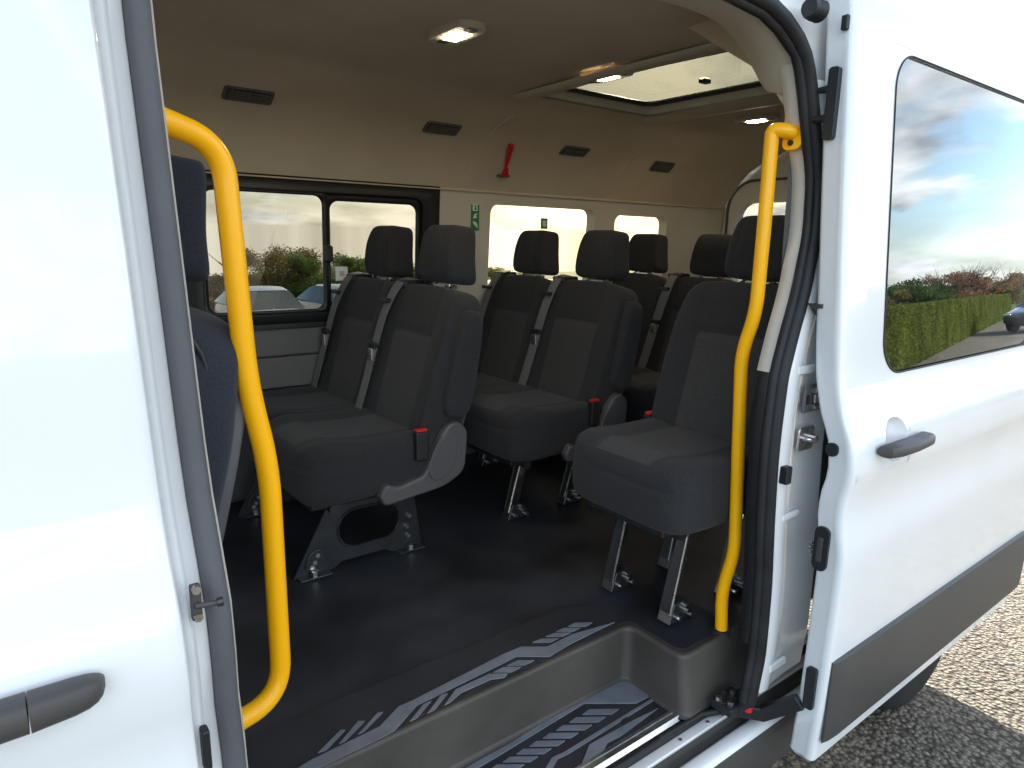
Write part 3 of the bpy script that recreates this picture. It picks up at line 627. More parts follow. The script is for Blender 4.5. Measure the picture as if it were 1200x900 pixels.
# ceiling lamps
def hit(u, v):
    d = cf+cr*((u-600)/FPX)-cu*((v-450)/FPX); best = None
    for (y0, z0), (y1, z1) in zip(half, half[1:]):
        n_ = Vector((0, z1-z0, -(y1-y0))); den = d.dot(n_)
        if abs(den) < 1e-9: continue
        t = (Vector((0, y0, z0))-CP).dot(n_)/den; p_ = CP+d*t
        if min(y0, y1)-1e-6 <= p_.y <= max(y0, y1)+1e-6 and t > 0 and (best is None or t < best[0]): best = (t, p_, Vector((0, y1-y0, z1-z0)).normalized())
    return best[1], best[2]
for u, v in ((535, 36), (711, 86), (887, 138)):
    c = W(u, v, 'Z', 2.222); c.z = 2.219
    b = MB(); b.prism([(c.x+x, c.y+y_, 2.232) for x, y_ in rrect(-.048, .048, -.10, .10, .040)], (0, 0, -.024)); LM = part(b, 'ceiling_lamp', 'beigep', bevel=.006, seg=3)
    b = MB(); b.prism([(c.x+x, c.y+y_, 2.210) for x, y_ in rrect(-.022, .022, -.040, .040, .008)], (0, 0, -.0045)); part(b, 'lamp_lens', 'lens', LM, bevel=.001)
    for s_ in (-1, 1):
        b = MB(); b.prism([(c.x+x, c.y+s_*.066+y_, 2.210) for x, y_ in rrect(-.016, .016, -.016, .016, .006)], (0, 0, -.0035)); part(b, 'lamp_switch', 'wall', LM, bevel=.001)
# air vents in the side duct
for u, v in ((291, 111), (518, 150), (673, 177), (776, 195)):
    c, tg = hit(u, v); nrm = Vector((0, -tg.z, tg.y)); nrm = nrm if nrm.y < 0 else -nrm
    if nrm.z > 0: nrm = -nrm
    fr = Matrix((Vector((1, 0, 0)), tg, nrm)).transposed()
    def lv(x, s_, n_): return c+fr@Vector((x, s_, n_))
    b = MB(); b.prism([lv(x, s_, -.004) for x, s_ in rrect(-.080, .080, -.032, .032, .010)], nrm*.010); VN = part(b, 'air_vent', 'wall', bevel=.002)
    b = MB(); b.prism([lv(x, s_, .0062) for x, s_ in rrect(-.068, .068, -.023, .023, .004)], nrm*.0012); part(b, 'vent_cavity', 'hole', VN)
    for k in range(4):
        s_ = -.0165+.011*k; b = MB(); b.prism([lv(-.067, s_-.002, .0072), lv(.067, s_-.002, .0072), lv(.067, s_+.002, .0072), lv(-.067, s_+.002, .0072)], nrm*.005); part(b, 'vent_slat', 'wall', VN, smooth=False)
    for k in range(7):
        x = -.055+.0183*k; b = MB(); b.prism([lv(x-.0015, -.022, .0075), lv(x+.0015, -.022, .0075), lv(x+.0015, .022, .0075), lv(x-.0015, .022, .0075)], nrm*.003); part(b, 'vent_bar', 'wall', VN, smooth=False)

# ---- rear wall with door windows
RY = [(.20, .86), (1.06, 1.775)]
b = MB(); wins_r = [(.26, .88, 1.38, 1.93), (1.10, 1.765, 1.38, 1.93)]
sr = lambda y_, z: (XE+.02, y_, z)
wallgrid(b, [.05, .98, 1.9], [.62, 1.2, 2.0, 2.25], sr, wins_r)
for w_ in wins_r:
    ring(b, w_, rrect(w_[0]+.012, w_[1]-.012, w_[2]+.012, w_[3]-.012, .09), sr)
    ri = rrect(w_[0]+.012, w_[1]-.012, w_[2]+.012, w_[3]-.012, .09); b.grid([[sr(*q_) for q_ in ri], [(XE+.08, y_, z) for y_, z in ri]], close=True)
RD = part(b, 'rear_door_lining', 'white', angle=40)
for w_ in wins_r:
    # raised arch round each rear window
    path = [(XE+.016, y_, z) for y_, z in rrect(w_[0]-.055, w_[1]+.055, 1.25, 2.045, .17, 8)]
    b = MB(); b.ribbon(path+[path[0]], .012, .014, (1, 0, 0)); part(b, 'window_surround', 'wall', RD, angle=60)
    b = MB(); b.add([(XE+.075, y_, z) for y_, z in rrect(*w_, .09)], [tuple(range(28))]); part(b, 'window_pane', 'tint', RD)
b = MB(); b.grid([[(x, y_, z) for x in (3.74, 3.76)] for y_, z in ((.10, .42), (.10, 1.3))]); 
b = MB(); b.box(3.62, 3.70, .06, 1.96, .48, .66); part(b, 'rear_bumper', 'clad', bevel=.03, seg=3)
b = MB(); wallgrid(b, [.06, .98, 1.96], [.5, 1.2, 2.3], lambda y_, z: (3.70, y_, z), wins_r); part(b, 'rear_door', 'white')

# ---- underside, wheels, cab
b = MB(); b.box(-2.2, 2.9, .45, 1.70, .40, .60); b2 = MB(); b2.box(2.9, 3.6, .20, 1.80, .52, .62); part(b, 'underbody', 'under'); part(b2, 'underbody', 'under')
b = MB(); b.box(-.8, 1.6, .17, .46, .36, .44); part(b, 'step_box', 'under')
def wheel(x, y_, s_):
    b = MB(); R_ = .342
    b.lathe([(.20, -.105), (.30, -.112), (.328, -.098), (R_, -.075), (R_, .075), (.328, .098), (.30, .112), (.20, .105)], (x, y_, R_), 'Y', 48); WH = part(b, 'wheel', 'tyre', angle=50)
    b = MB(); b.lathe([(.0, s_*.06), (.07, s_*.07), (.09, s_*.05), (.17, s_*.07), (.20, s_*.10), (.205, s_*.11), (.205, 0)], (x, y_, R_), 'Y', 36); RM = part(b, 'rim', 'alu', WH)
    for k in range(5):
        a = 2*math.pi*k/5; b = MB(); b.tube([(x+.05*math.cos(a), y_+s_*.06, R_+.05*math.sin(a)), (x+.05*math.cos(a), y_+s_*.09, R_+.05*math.sin(a))], .011, 6); part(b, 'wheel_nut', 'steel', WH)
for x in (-1.35, 2.55): wheel(x, .165, -1); wheel(x, 1.855, 1)
b = MB(); b.box(2.98, 2.995, .06, .30, .13, .44); part(b, 'mud_flap', 'tyre', bevel=.004)
# cab: nose, windscreen, roof front, dashboard, doors on the far side
nose = [(-2.75, .40), (-2.80, .62), (-2.74, .92), (-2.62, 1.10), (-2.05, 1.24), (-1.95, 1.27)]
b = MB(); b.grid([[(x+.16*abs(t)**3, 1.01+t*.99, z) for x, z in nose] for t in frange(-1, 1, 10)]); part(b, 'bonnet', 'white', angle=50)
b = MB(); b.grid([[(x+.10*abs(t)**3, 1.01+t*(.97-.1*k), z) for k, (x, z) in enumerate(((-1.95, 1.27), (-1.4, 1.80), (-1.1, 2.05)))] for t in frange(-1, 1, 8)]); part(b, 'windscreen', 'clear')
b = MB(); b.grid([[(x, 1.01+t*(.87-.1*(x < -1)), z) for x, z in ((-1.12, 2.05), (-.9, 2.32), (-.9, 2.40))] for t in frange(-1, 1, 8)]); part(b, 'roof_front', 'white')
b = MB(); b.grid([[(x, y_, z) for x in (-2.75, -1.9, -1.04)] for y_, z in ((.03, .40), (.03, .8), (.03, 1.22))]); part(b, 'front_wing', 'white')
b = MB(); b.box(-1.95, -1.35, .08, 1.94, .85, 1.24); part(b, 'dashboard', 'gtrim', bevel=.06, seg=4)

# ================================================================== SEATS
_pads = {}
def cube_pad(n):
    """subdivided cube directions"""
    if n in _pads: return _pads[n]
    v = {}; vs = []; fs = []
    def idx(p_):
        k = tuple(round(c, 5) for c in p_)
        if k not in v: v[k] = len(vs); vs.append(k)
        return v[k]
    g_ = [math.tan(-math.pi/4+math.pi/2*i/n)*.5+(-1+2*i/n)*.5 for i in range(n+1)]
    for ax in range(3):
        for s_ in (-1, 1):
            for i in range(n):
                for j in range(n):
                    q_ = []
                    for a, c in ((i, j), (i+1, j), (i+1, j+1), (i, j+1)):
                        p_ = [0, 0, 0]; p_[ax] = s_; p_[(ax+1) % 3] = g_[a]; p_[(ax+2) % 3] = g_[c]; q_.append(idx(p_))
                    fs.append(tuple(q_ if s_ > 0 else q_[::-1]))
    _pads[n] = (vs, fs); return _pads[n]
def pad(half_, expo, fn, n=22, matfn=None):
    vs, fs = cube_pad(n); mb = MB(); out = []
    for x, y_, z in vs:
        k = (abs(x)**expo+abs(y_)**expo+abs(z)**expo)**(-1/expo)
        ux, uy, uz = x*k, y_*k, z*k
        out.append(Vector(fn(ux, uy, uz, ux*half_[0], uy*half_[1], uz*half_[2])))
    mb.add(out, fs)
    if matfn:
        mb.m = [matfn(*[sum(vs[i][c] for i in f)/4 for c in range(3)]) for f in fs]
    return mb
def gr(d, w_): return math.exp(-(d/w_)**2)
def cushion():
    def fn(ux, uy, uz, x, y_, z):
        top = max(0, uz)
        s_ = abs(uy)
        dz = .020*top*max(0, (s_-.5)/.5)**1.5 - .006*top*(1-s_**2)*(ux > -.6)
        dz -= .005*top*gr(s_-.58, .035) * (1 if abs(ux) < .93 else .3)
        dz += .012*top*gr(ux+.72, .3)
        if uz < 0: z2 = z*(1-.28*(ux+1)/2)
        else: z2 = z
        if ux < -.5: x -= .012*(1-(uz)**2)
        x -= .004*gr(uz-.35, .07)*(-1 if ux < -.7 else 0)
        w_ = 1-.06*max(0, -ux)**3+.02*gr(ux, .6)
        return (x, y_*w_, z2+dz)
    return pad((.255, .222, .093), 7.5, fn, 26, lambda x, y_, z: 1 if z > .9 and abs(y_) < .52 else 0)
def backrest():
    def fn(ux, uy, uz, x, y_, z):
        s_ = abs(uy); front = max(0, -ux)
        w_ = 1-.09*max(0, uz)**2.5-.03*max(0, -uz)**3
        dx = -.026*front*max(0, (s_-.45)/.55)**1.3*(1-.6*max(0, uz))+.005*front*gr(s_-.58, .04)+.006*front*gr(uz-.36, .035)*(s_ < .62)
        dx += .004*max(0, ux)*gr(uz-.2, .4)
        th = 1-.20*max(0, uz)**2+.12*max(0, -uz)
        return (x*th+dx, y_*w_, z-.012*max(0, uz)*s_**3)
    return pad((.068, .222, .262), 10, fn, 30, lambda x, y_, z: 1 if x < -.9 and abs(y_) < .54 and z < .36 else 0)
def headrest():
    def fn(ux, uy, uz, x, y_, z):
        w_ = 1.04-.14*(uz+1)-.05*max(0, -uz)**4
        dx = .010*max(0, -ux)*gr(uy, .7)+.004*max(0, -ux)*gr(abs(uy)-.66, .05)
        return (x*(1-.18*max(0, uz)**2)+dx+.012*uz**2, y_*w_, z)
    return pad((.060, .112, .097), 8.0, fn, 24)
RECL = R(14.5)
def seat_parts(root, yc, zl=0, fab='fabric', ins_='insert', belt=1, hdx=0, hdz=0):
    o = cushion().build('cushion', [fab, ins_], root, angle=60); o.location = (.255, yc, .343+zl)
    bk = backrest().build('backrest', [fab, ins_], root, angle=60); bk.location = (.497, yc, .618+zl); bk.rotation_euler = (0, RECL, 0)
    hd_ = headrest().build('headrest', fab, root, angle=60); hd_.location = (.592+hdx, yc, .982+zl+hdz); hd_.rotation_euler = (0, R(6), 0)
    for s_ in (-.05, .05):
        b = MB(); b.tube([(-.004, s_, -.080), (-.016, s_, -.125)], .0065, 10); part(b, 'post', 'steel', hd_)
        b = MB(); b.tube([(-.013, s_, -.105), (-.017, s_, -.125)], .013, 12); part(b, 'post_sleeve', 'black', hd_, bevel=.002)
    b = MB(); b.box(-.02, .02, -.055, .055, -.112, -.100); part(b, 'guide_bar', 'steel', hd_, bevel=.003)
    if belt:
        ys_ = yc+.168*belt
        fxz = lambda z: .497-.103+.2586*(z-.618)
        P = [(.575, ys_-.008*belt, .884+zl), (.540, ys_-.008*belt, .893+zl), (.495, ys_-.006*belt, .872+zl), (fxz(.79)+.006, ys_-.002*belt, .79+zl), (fxz(.70), ys_+.006*belt, .70+zl), (fxz(.52), ys_+.024*belt, .52+zl), (fxz(.43), ys_+.036*belt, .43+zl)]
        for k, dy in ((0, 0), (1, -.010)):
            b = MB(); b.ribbon(spline([(x-.006*k, yy+dy*belt*(1 if i > 2 else .2), z) for i, (x, yy, z) in enumerate(P)], 5), .044, .003, (0, 1, .1)); SB = part(b, 'seat_belt', 'belt', root, angle=60)
        b = MB(); b.box(.50, .585, ys_-.04, ys_+.035, .862+zl, .890+zl); part(b, 'belt_guide', 'black', SB, bevel=.008, seg=3)
        def clip(nm, z, w_, h_, th, m, dx=0):
            b = MB(); b.box(fxz(z)-.012-th+dx, fxz(z)-.001+dx, ys_+.004*belt-w_, ys_+.004*belt+w_, z-h_+zl, z+h_+zl); part(b, nm, m, SB, bevel=.003)
        clip('belt_loop', .82, .031, .008, .006, 'black', .006); clip('belt_stop', .665, .027, .009, .008, 'black'); clip('tongue', .632, .014, .022, .004, 'steel')
def buckle(root, y_, zl=0, x=.36):
    b = MB(); b.box(x-.022, x+.022, y_-.014, y_+.014, .36+zl, .452+zl); BK = part(b, 'buckle', 'black', root, bevel=.006, seg=3)
    b = MB(); b.box(x-.019, x+.019, y_-.011, y_+.011, .452+zl, .460+zl); part(b, 'release_button', 'red', BK, bevel=.003)
def side_cover(root, y_, zl=0):
    # grey recliner cover: round top with a forward running sill
    pts = fillet([(.205, .272+zl, 0), (.225, .315+zl, 0), (.262, .292+zl, 0), (.355, .312+zl, 0), (.372, .345+zl, 0), (.425, .445+zl, 0), (.470, .478+zl, 0), (.520, .440+zl, 0), (.508, .300+zl, 0), (.435, .262+zl, 0), (.22, .240+zl, 0), (.205, .272+zl, 0)], .03, 5)[:-1]
    b = MB(); b.prism([(p_.x, y_, p_.y) for p_ in pts], (0, -.034, 0)); CV = part(b, 'recliner_cover', 'shellp', root, bevel=.010, seg=3)
    b = MB(); ri = [(.425+.052*math.cos(a)*(1 if math.sin(a) < 0 else .9), .365+zl+.075*math.sin(a)) for a in [2*math.pi*k/20 for k in range(20)]]
    b.prism([(x+(z-.365-zl)*.3, y_-.033, z) for x, z in ri], (0, -.006, 0)); part(b, 'recliner_cap', 'shellp', CV, bevel=.005, seg=3)
def armrest(root, y_, zl=0, fab='fabric'):
    b = pad((.048, .028, .170), 4, lambda ux, uy, uz, x, yy, z: (x*(1-.15*uz)+.0, yy, z), 16)
    o = b.build('armrest', fab, root, angle=60); o.location = (.512, y_-.022, .648+zl); o.rotation_euler = (0, R(12), 0)
def shell(root, yc, zl=0):
    b = pad((.030, .205, .235), 6, lambda ux, uy, uz, x, y_, z: (x, y_*(1-.18*max(0, uz)**2), z), 16)
    o = b.build('back_shell', 'gtrim', root, angle=60); o.location = (.553, yc, .600+zl); o.rotation_euler = (0, RECL, 0)
def plate_base(root, y_):
    """pressed steel side plate with an oval opening"""
    out_ = fillet([(-.012, .004, 0), (.115, .235, 0), (.40, .235, 0), (.425, .07, 0), (.432, .004, 0), (.32, .004, 0), (.30, .022, 0), (.14, .022, 0), (.12, .004, 0), (-.012, .004, 0)], .014, 3)[:-1]
    inn_ = [(x, z) for x, z in rrect(.135, .350, .062, .190, .060, 6)]
    bm = bmesh.new(); ed = []
    for loop in ([(p_.x, p_.y) for p_ in out_], inn_):
        vs = [bm.verts.new((x, y_, z)) for x, z in loop]; ed += [bm.edges.new((vs[i], vs[(i+1) % len(vs)])) for i in range(len(vs))]
    bmesh.ops.triangle_fill(bm, use_beauty=True, edges=ed); me = bpy.data.meshes.new('base_plate'); bm.to_mesh(me); bm.free(); me.materials.append(M['metal'])
    o = bpy.data.objects.new('base_plate', me); COL.objects.link(o); o.parent = root
    q_ = o.modifiers.new('s', 'SOLIDIFY'); q_.thickness = .006; q_.offset = 0
    b = MB(); P = [(x, y_-.004, z) for x, z in inn_]; b.tube(P+[P[0]], .0045, 6); part(b, 'rolled_edge', 'metal', o)
    for x0, x1 in ((.0, .10), (.335, .43)):
        b = MB(); b.box(x0, x1, y_-.035, y_, .001, .008); part(b, 'foot', 'metal', o, bevel=.002)
        b = MB(); b.tube([((x0+x1)/2, y_-.018, .008), ((x0+x1)/2, y_-.018, .022)], .012, 6); part(b, 'bolt', 'steel', o)
    b = MB(); c = [(x, z) for x, z in rrect(.028, .085, .018, .085, .026, 5)]; b.prism([(x+(z-.05)*.35, y_-.004, z) for x, z in c], (0, -.005, 0)); part(b, 'boss', 'metal', o, bevel=.002)
    for x, z in ((.055, .045), (.065, .066), (.045, .032), (.38, .05), (.385, .12), (.12, .21), (.37, .21), (.375, .085)):
        b = MB(); b.tube([(x, y_-.003, z), (x, y_-.012, z)], .007, 8); part(b, 'rivet', 'steel', o)
def leg(root, x0, x1, y_, z1, zl=0):
    """slanted channel leg with bright front edge and bolted foot"""
    d = Vector((x1-x0, 0, z1)); n_ = Vector((d.z, 0, -d.x)).normalized()
    b = MB()
    P0, P1 = Vector((x0, y_, .03)), Vector((x1, y_, z1))
    b.prism([P0-n_*.026+Vector((0, .010, 0)), P1-n_*.030+Vector((0, .010, 0)), P1+n_*.030+Vector((0, .010, 0)), P0+n_*.040+Vector((0, .010, 0))], (0, .006, 0))
    b.prism([P0-n_*.026+Vector((0, -.022, 0)), P1-n_*.030+Vector((0, -.022, 0)), P1-n_*.030+Vector((0, .016, 0)), P0-n_*.026+Vector((0, .016, 0))], n_*.004)
    LG = part(b, 'leg', 'metal', root, bevel=.0015)
    b = MB(); b.tube([P0-n_*.029+Vector((0, -.022, 0)), P1-n_*.033+Vector((0, -.022, 0))], .0032, 8); part(b, 'edge_strip', 'steel', LG)
    b = MB(); b.prism([(x0-.03, y_-.022, .003), (x0+.07, y_-.022, .003), (x0+.062, y_-.022, .03), (x0+.03, y_-.022, .062), (x0-.01, y_-.022, .062)], (0, .046, 0)); FT = part(b, 'foot', 'metal', LG, bevel=.004)
    for x, z in ((x0+.0, .022), (x0+.035, .036), (x0+.028, .052), (x0+.052, .018)):
        b = MB(); b.tube([(x, y_-.02, z), (x, y_-.036, z)], .0075, 8); part(b, 'bolt', 'steel', LG)
    b = MB(); c = P0.lerp(P1, .78); b.prism([(c.x-.012, y_+.0095, c.z-.03), (c.x+.012, y_+.0095, c.z-.03), (c.x+.02, y_+.0095, c.z+.02), (c.x-.0, y_+.0095, c.z+.02)], (0, -.003, 0)); part(b, 'slot', 'shellp', LG)
G_ = 'charcoal fabric seats in the passenger cabin'
YN, YFAR = 1.20, 1.625
def frame(root, y0, y1, zl=0):
    b = MB()
    for x in (.10, .40): b = MB(); b.tube([(x, y0, .232+zl), (x, y1, .232+zl)], .017, 10); part(b, 'cross_tube', 'metal', root)
    b = MB(); b.box(.03, .46, y0+.01, y1-.01, .235+zl, .258+zl); part(b, 'seat_pan', 'black', root, bevel=.006)
def double(name, X, label, plate):
    t = thing(name, label, 'seat', G_, (X, 0, FL))
    for y_ in (YN, YFAR):
        seat_parts(t, y_); shell(t, y_)
    buckle(t, YN-.230, x=.355)
    side_cover(t, YN-.216); armrest(t, YN-.205)
    frame(t, YN-.16, YFAR+.18)
    if plate:
        for y_ in (YN-.085, YFAR+.08): plate_base(t, y_)
    else:
        for y_ in (YN-.085, YFAR+.06): leg(t, .085, .145, y_, .235); leg(t, .36, .43, y_, .235)
    return t
double('double_seat', .640, 'charcoal double seat on black steel side plates beside the dark framed sliding window', True)
double('double_seat', 1.378, 'charcoal double seat on slanted legs with red buckle, next row behind the plate based one', False)
double('double_seat', 2.115, 'rearmost charcoal double seat by the small far window, mostly hidden by the row before it', False)
t = thing('single_seat', 'charcoal single seat behind the slim cranked yellow rail at the door step', 'seat', G_, (1.285, 0, FL))
seat_parts(t, .41, .04, belt=-1); shell(t, .41, .04); frame(t, .26, .56, .04); buckle(t, .645, .03, .39)
for y_ in (.515, .295): leg(t, .115, .175, y_, .28); leg(t, .37, .43, y_, .28)
t = thing('front_seat', 'blue black front passenger seat seen past the door pillar behind the thick yellow rail', 'seat', None, (-.315, 0, FL))
seat_parts(t, .47, .04, 'navy', 'navy', belt=0, hdx=-.055, hdz=.035); shell(t, .47, .03)
b = MB(); b.box(.06, .48, .30, .64, .0, .27); part(b, 'seat_box', 'gtrim', t, bevel=.02, seg=3)
b = MB(); b.tube(spline([(.50, .262, .92), (.545, .262, .86), (.55, .262, .78), (.535, .262, .72)], 5), .004, 8); part(b, 'release_cord', 'black', t)

# ================================================================== HAND RAILS
path = fillet([W(170, 132, 'Y', .25), W(260, 170, 'Y', .28), W(290, 452, 'Y', .28), W(315, 545, 'Y', .28), W(331, 815, 'Y', .28), W(240, 868, 'Y', .22)], .085, 12)
rl = thing('hand_rail', 'thick bowed yellow hand rail beside the front seat and door pillar', 'hand rail')
b = MB(); b.tube(path, .0172, 24); part(b, 'rail', 'yellow', rl, angle=80)
for e in (path[0], path[-1]):
    b = MB(); b.lathe([(0, -.004), (.032, -.004), (.034, .0), (.030, .004), (0, .005)], (e.x, e.y, e.z), 'X', 20); part(b, 'flange', 'yellow', rl)
XR = 1.47
path = fillet([W(931, 155, 'X', 1.498), W(920, 153, 'X', 1.48), W(905, 152, 'X', XR), W(897, 250, 'X', XR), W(886, 365, 'X', XR), W(869, 415, 'X', XR), W(861, 645, 'X', XR), W(846, 692, 'X', XR), W(845, 741, 'X', XR)], .045, 8)
path[-1].z = FL+.004
rl = thing('hand_rail', 'slim cranked yellow hand rail fixed to the rear door pillar and the step corner', 'hand rail')
b = MB(); b.tube(path, .0165, 22); part(b, 'rail', 'yellow', rl, angle=80)
c = W(930, 149, 'X', 1.495); b = MB(); b.prism([(1.500, c.y+a, c.z+d) for a, d in rrect(-.022, .024, -.050, .048, .014)], (-.007, 0, 0)); BR = part(b, 'bracket', 'yellow', rl, bevel=.002)
for dz in (-.034, .034):
    b = MB(); b.tube([(1.494, c.y+.002, c.z+dz), (1.4895, c.y+.002, c.z+dz)], .0068, 8); part(b, 'bolt', 'rubber', BR)
b = MB(); e = path[-1]; b.lathe([(0, .010), (.020, .010), (.025, .007), (.028, .0), (0, 0)], (e.x, e.y, FL+.001), 'Z', 24); part(b, 'floor_collar', 'rubber', rl)

# ================================================================== SMALL THINGS ON THE FAR SIDE
# emergency hammer on the headliner
c, tg = hit(592, 188); nrm = Vector((0, -1, -.35)).normalized()
tp, _ = hit(597, 169); bt, _ = hit(588, 206)
hm = thing('emergency_hammer', 'small red emergency hammer clipped to the beige headliner above the window pillar', 'hammer')
b = MB(); b.tube([tp+nrm*.015, tp.lerp(bt, .45)+nrm*.015, tp.lerp(bt, .7)+nrm*.015], [.014, .011, .006], 8); part(b, 'grip', 'red', hm)
b = MB(); q0 = tp.lerp(bt, .68)+nrm*.015; b.prism([q0+Vector((-.006, 0, 0)), q0+Vector((.006, 0, 0)), bt+nrm*.015+Vector((.022, 0, 0)), bt+nrm*.015+Vector((-.022, 0, 0))], nrm*.012); part(b, 'head', 'red', hm, bevel=.002)
b = MB(); b.box(bt.x-.028, bt.x+.026, bt.y-.03, bt.y+.004, bt.z-.006, bt.z+.004); part(b, 'bracket', 'gtrim', hm, bevel=.002)
# green exit notice: three pictogram panels
c = W(557, 254, 'Y', 1.842); yy = FY(c.z)-.0015
sg = thing('exit_notice', 'narrow green notice with white pictograms on the beige window pillar', 'sign')
b = MB(); b.box(c.x-.022, c.x+.022, yy-.0015, yy+.0012, c.z-.062, c.z+.062); part(b, 'backing', 'green', sg)
def mark(pts):
    b = MB(); b.prism([(c.x+x, yy-.0016, c.z+z) for x, z in pts], (0, -.0008, 0)); part(b, 'pictogram', 'cream', sg, smooth=False)
mark([(-.014, .056), (.012, .056), (.012, .026), (-.014, .026)]); 
mark([(-.012, -.008), (-.004, .012), (.014, .016), (.002, .004), (.012, -.004)])
mark([(-.014, -.020), (-.010, -.032), (.014, -.052), (.010, -.030), (.0, -.022)])
b = MB(); b.prism([(c.x+x, yy-.0025, c.z+z) for x, z in ((-.006, .052), (.006, .050), (.004, .040), (.008, .030), (-.008, .030), (-.002, .040))], (0, -.0006, 0)); part(b, 'pictogram', 'green', sg, smooth=False)
c = W(637, 262, 'Y', 1.885); b = MB(); b.box(c.x-.022, c.x+.022, 1.8795, 1.881, c.z-.026, c.z+.026); o = b.build('window_sticker', 'green'); tag(o, 'little square green sticker on the big window behind the headrests', 'sticker')
b = MB(); b.box(c.x-.012, c.x+.012, 1.878, 1.8792, c.z-.016, c.z+.016); part(b, 'pictogram', 'cream', o)

# ================================================================== OUTSIDE: PARKED CARS, TREES, HEDGE
def car(x, y_, rot, paint, label, group):
    t = thing('parked_car', label, 'car', group, (x, y_, terr(x, y_))); t.rotation_euler = (0, 0, rot)
    secs = [(-2.1, .30, .62, .70), (-2.0, .22, .74, .82), (-1.2, .20, .90, .88), (-1.0, .20, .94, .89), (0, .20, .96, .90), (1.2, .20, .96, .89), (1.9, .22, .92, .84), (2.08, .32, .75, .72)]
    rows = []
    for px, z0, z1, hw in secs:
        rows.append([(px, s_*hw*k, z) for s_, k, z in ((-1, .92, z0), (-1, 1, z0+.15), (-1, 1, (z0+z1)/2+.08), (-1, .95, z1-.03), (-1, .85, z1), (1, .85, z1), (1, .95, z1-.03), (1, 1, (z0+z1)/2+.08), (1, 1, z0+.15), (1, .92, z0))])
    b = MB(); b.grid(rows, close=True); b.f += [tuple(range(10)), tuple(range(70, 80))]; b.m += [0, 0]; part(b, 'body', paint, t, sub=1)
    gh = [(-1.05, .93, .80), (-.35, 1.36, .62), (0, 1.43, .60), (.8, 1.42, .60), (1.3, 1.32, .60), (1.85, .93, .74)]
    b = MB(); b.grid([[(px, -hw, z-.03), (px, -hw*.85, z), (px, hw*.85, z), (px, hw, z-.03)] for px, z, hw in gh[1:5]]); part(b, 'roof', paint, t)
    for (a, c) in ((gh[0], gh[1]), (gh[4], gh[5])):
        b = MB(); b.grid([[(q_[0], q_[2]*k, q_[1]-.012) for k in (-1, -.5, 0, .5, 1)] for q_ in (a, c)]); part(b, 'windscreen' if a is gh[0] else 'rear_window', 'priv', t)
    for s_ in (-1, 1):
        b = MB(); b.grid([[(q_[0], s_*q_[2], q_[1]-.03), (q_[0], s_*.80, .93)] for q_ in gh]); part(b, 'side_window', 'priv', t)
        for px in (-1.3, 1.3):
            b = MB(); b.lathe([(0, -.1), (.2, -.1), (.3, -.1), (.315, -.06), (.315, .06), (.3, .1), (.2, .1), (0, .1)], (px, s_*.80, .315), 'Y', 24); part(b, 'wheel', 'tyre', t)
        b = MB(); b.box(-2.09, -2.02, s_*.60-.14, s_*.60+.14, .62, .70); part(b, 'headlight', 'alu', t, bevel=.02)
        b = MB(); b.box(2.0, 2.08, s_*.62-.12, s_*.62+.12, .70, .86); part(b, 'tail_light', 'red', t, bevel=.02)
    return t
silver = mat('silver_paint', (.45, .46, .47), .25, metal=.6, coat=.8, var=.03, vscale=2)
darkp = mat('dark_paint', (.02, .02, .025), .2, coat=1, var=.03, vscale=2)
whitep = mat('white_car_paint', (.75, .75, .74), .25, coat=1, var=.02, vscale=2); bluep = mat('blue_paint', (.03, .05, .12), .2, coat=1, var=.03, vscale=2)
CG = 'cars parked in a row beyond the far windows'
for i, (x, pt, lab) in enumerate([(3.2, silver, 'silver car in the row parked beyond the sliding window'), (5.8, whitep, 'white car in the row parked beyond the fixed window pane'), (8.3, silver, 'silver car in the parked row beside the black one'), (10.9, darkp, 'black car in the row parked beyond the headrests'), (13.6, whitep, 'white car parked beyond the big second window'), (16.2, bluep, 'dark blue car at the end of the parked row')]):
    car(x, 18+.15*(i % 3), R(90+(i*37 % 5)-2), pt, lab, CG)
car(31.6, -7.35, R(12), darkp, 'black car parked by the hedge, mirrored in the sliding door window', None)
leafm = {}
def leaf(col):
    if col not in leafm:
        m = mat('leaf', col, .7, spec=.2, var=.35, vscale=1.4, coord='Object'); t = m.node_tree
        p_ = t.nodes['Principled BSDF']; o_ = t.nodes['Material Output']; tr = t.nodes.new('ShaderNodeBsdfTranslucent'); x = t.nodes.new('ShaderNodeMixShader'); x.inputs[0].default_value = .55
        t.links.new(p_.inputs['Base Color'].links[0].from_socket, tr.inputs[0]); t.links.new(p_.outputs[0], x.inputs[1]); t.links.new(tr.outputs[0], x.inputs[2]); t.links.new(x.outputs[0], o_.inputs[0])
        leafm[col] = m
    return leafm[col]
barkm = mat('bark', (.075, .058, .042), .9, bump=.5, bscale=30, var=.25, vscale=8)
def leaves(mb, c, rad, n, size, rg, flat=1.0):
    for _ in range(n):
        while True:
            p_ = Vector((rg.uniform(-1, 1), rg.uniform(-1, 1), rg.uniform(-1, 1)))
            if p_.length <= 1: break
        p_ = p_*(.55+.45*rg.random())
        p_ = Vector((p_.x*rad[0], p_.y*rad[1], p_.z*rad[2]))+c
        a = Vector((rg.gauss(0, 1), rg.gauss(0, 1), rg.gauss(0, 1))).normalized(); b_ = a.orthogonal().normalized(); s_ = size*rg.uniform(.6, 1.4)
        mb.add([p_-a*s_, p_+b_*s_*.5, p_+a*s_, p_-b_*s_*.5], [(0, 1, 2, 3)])
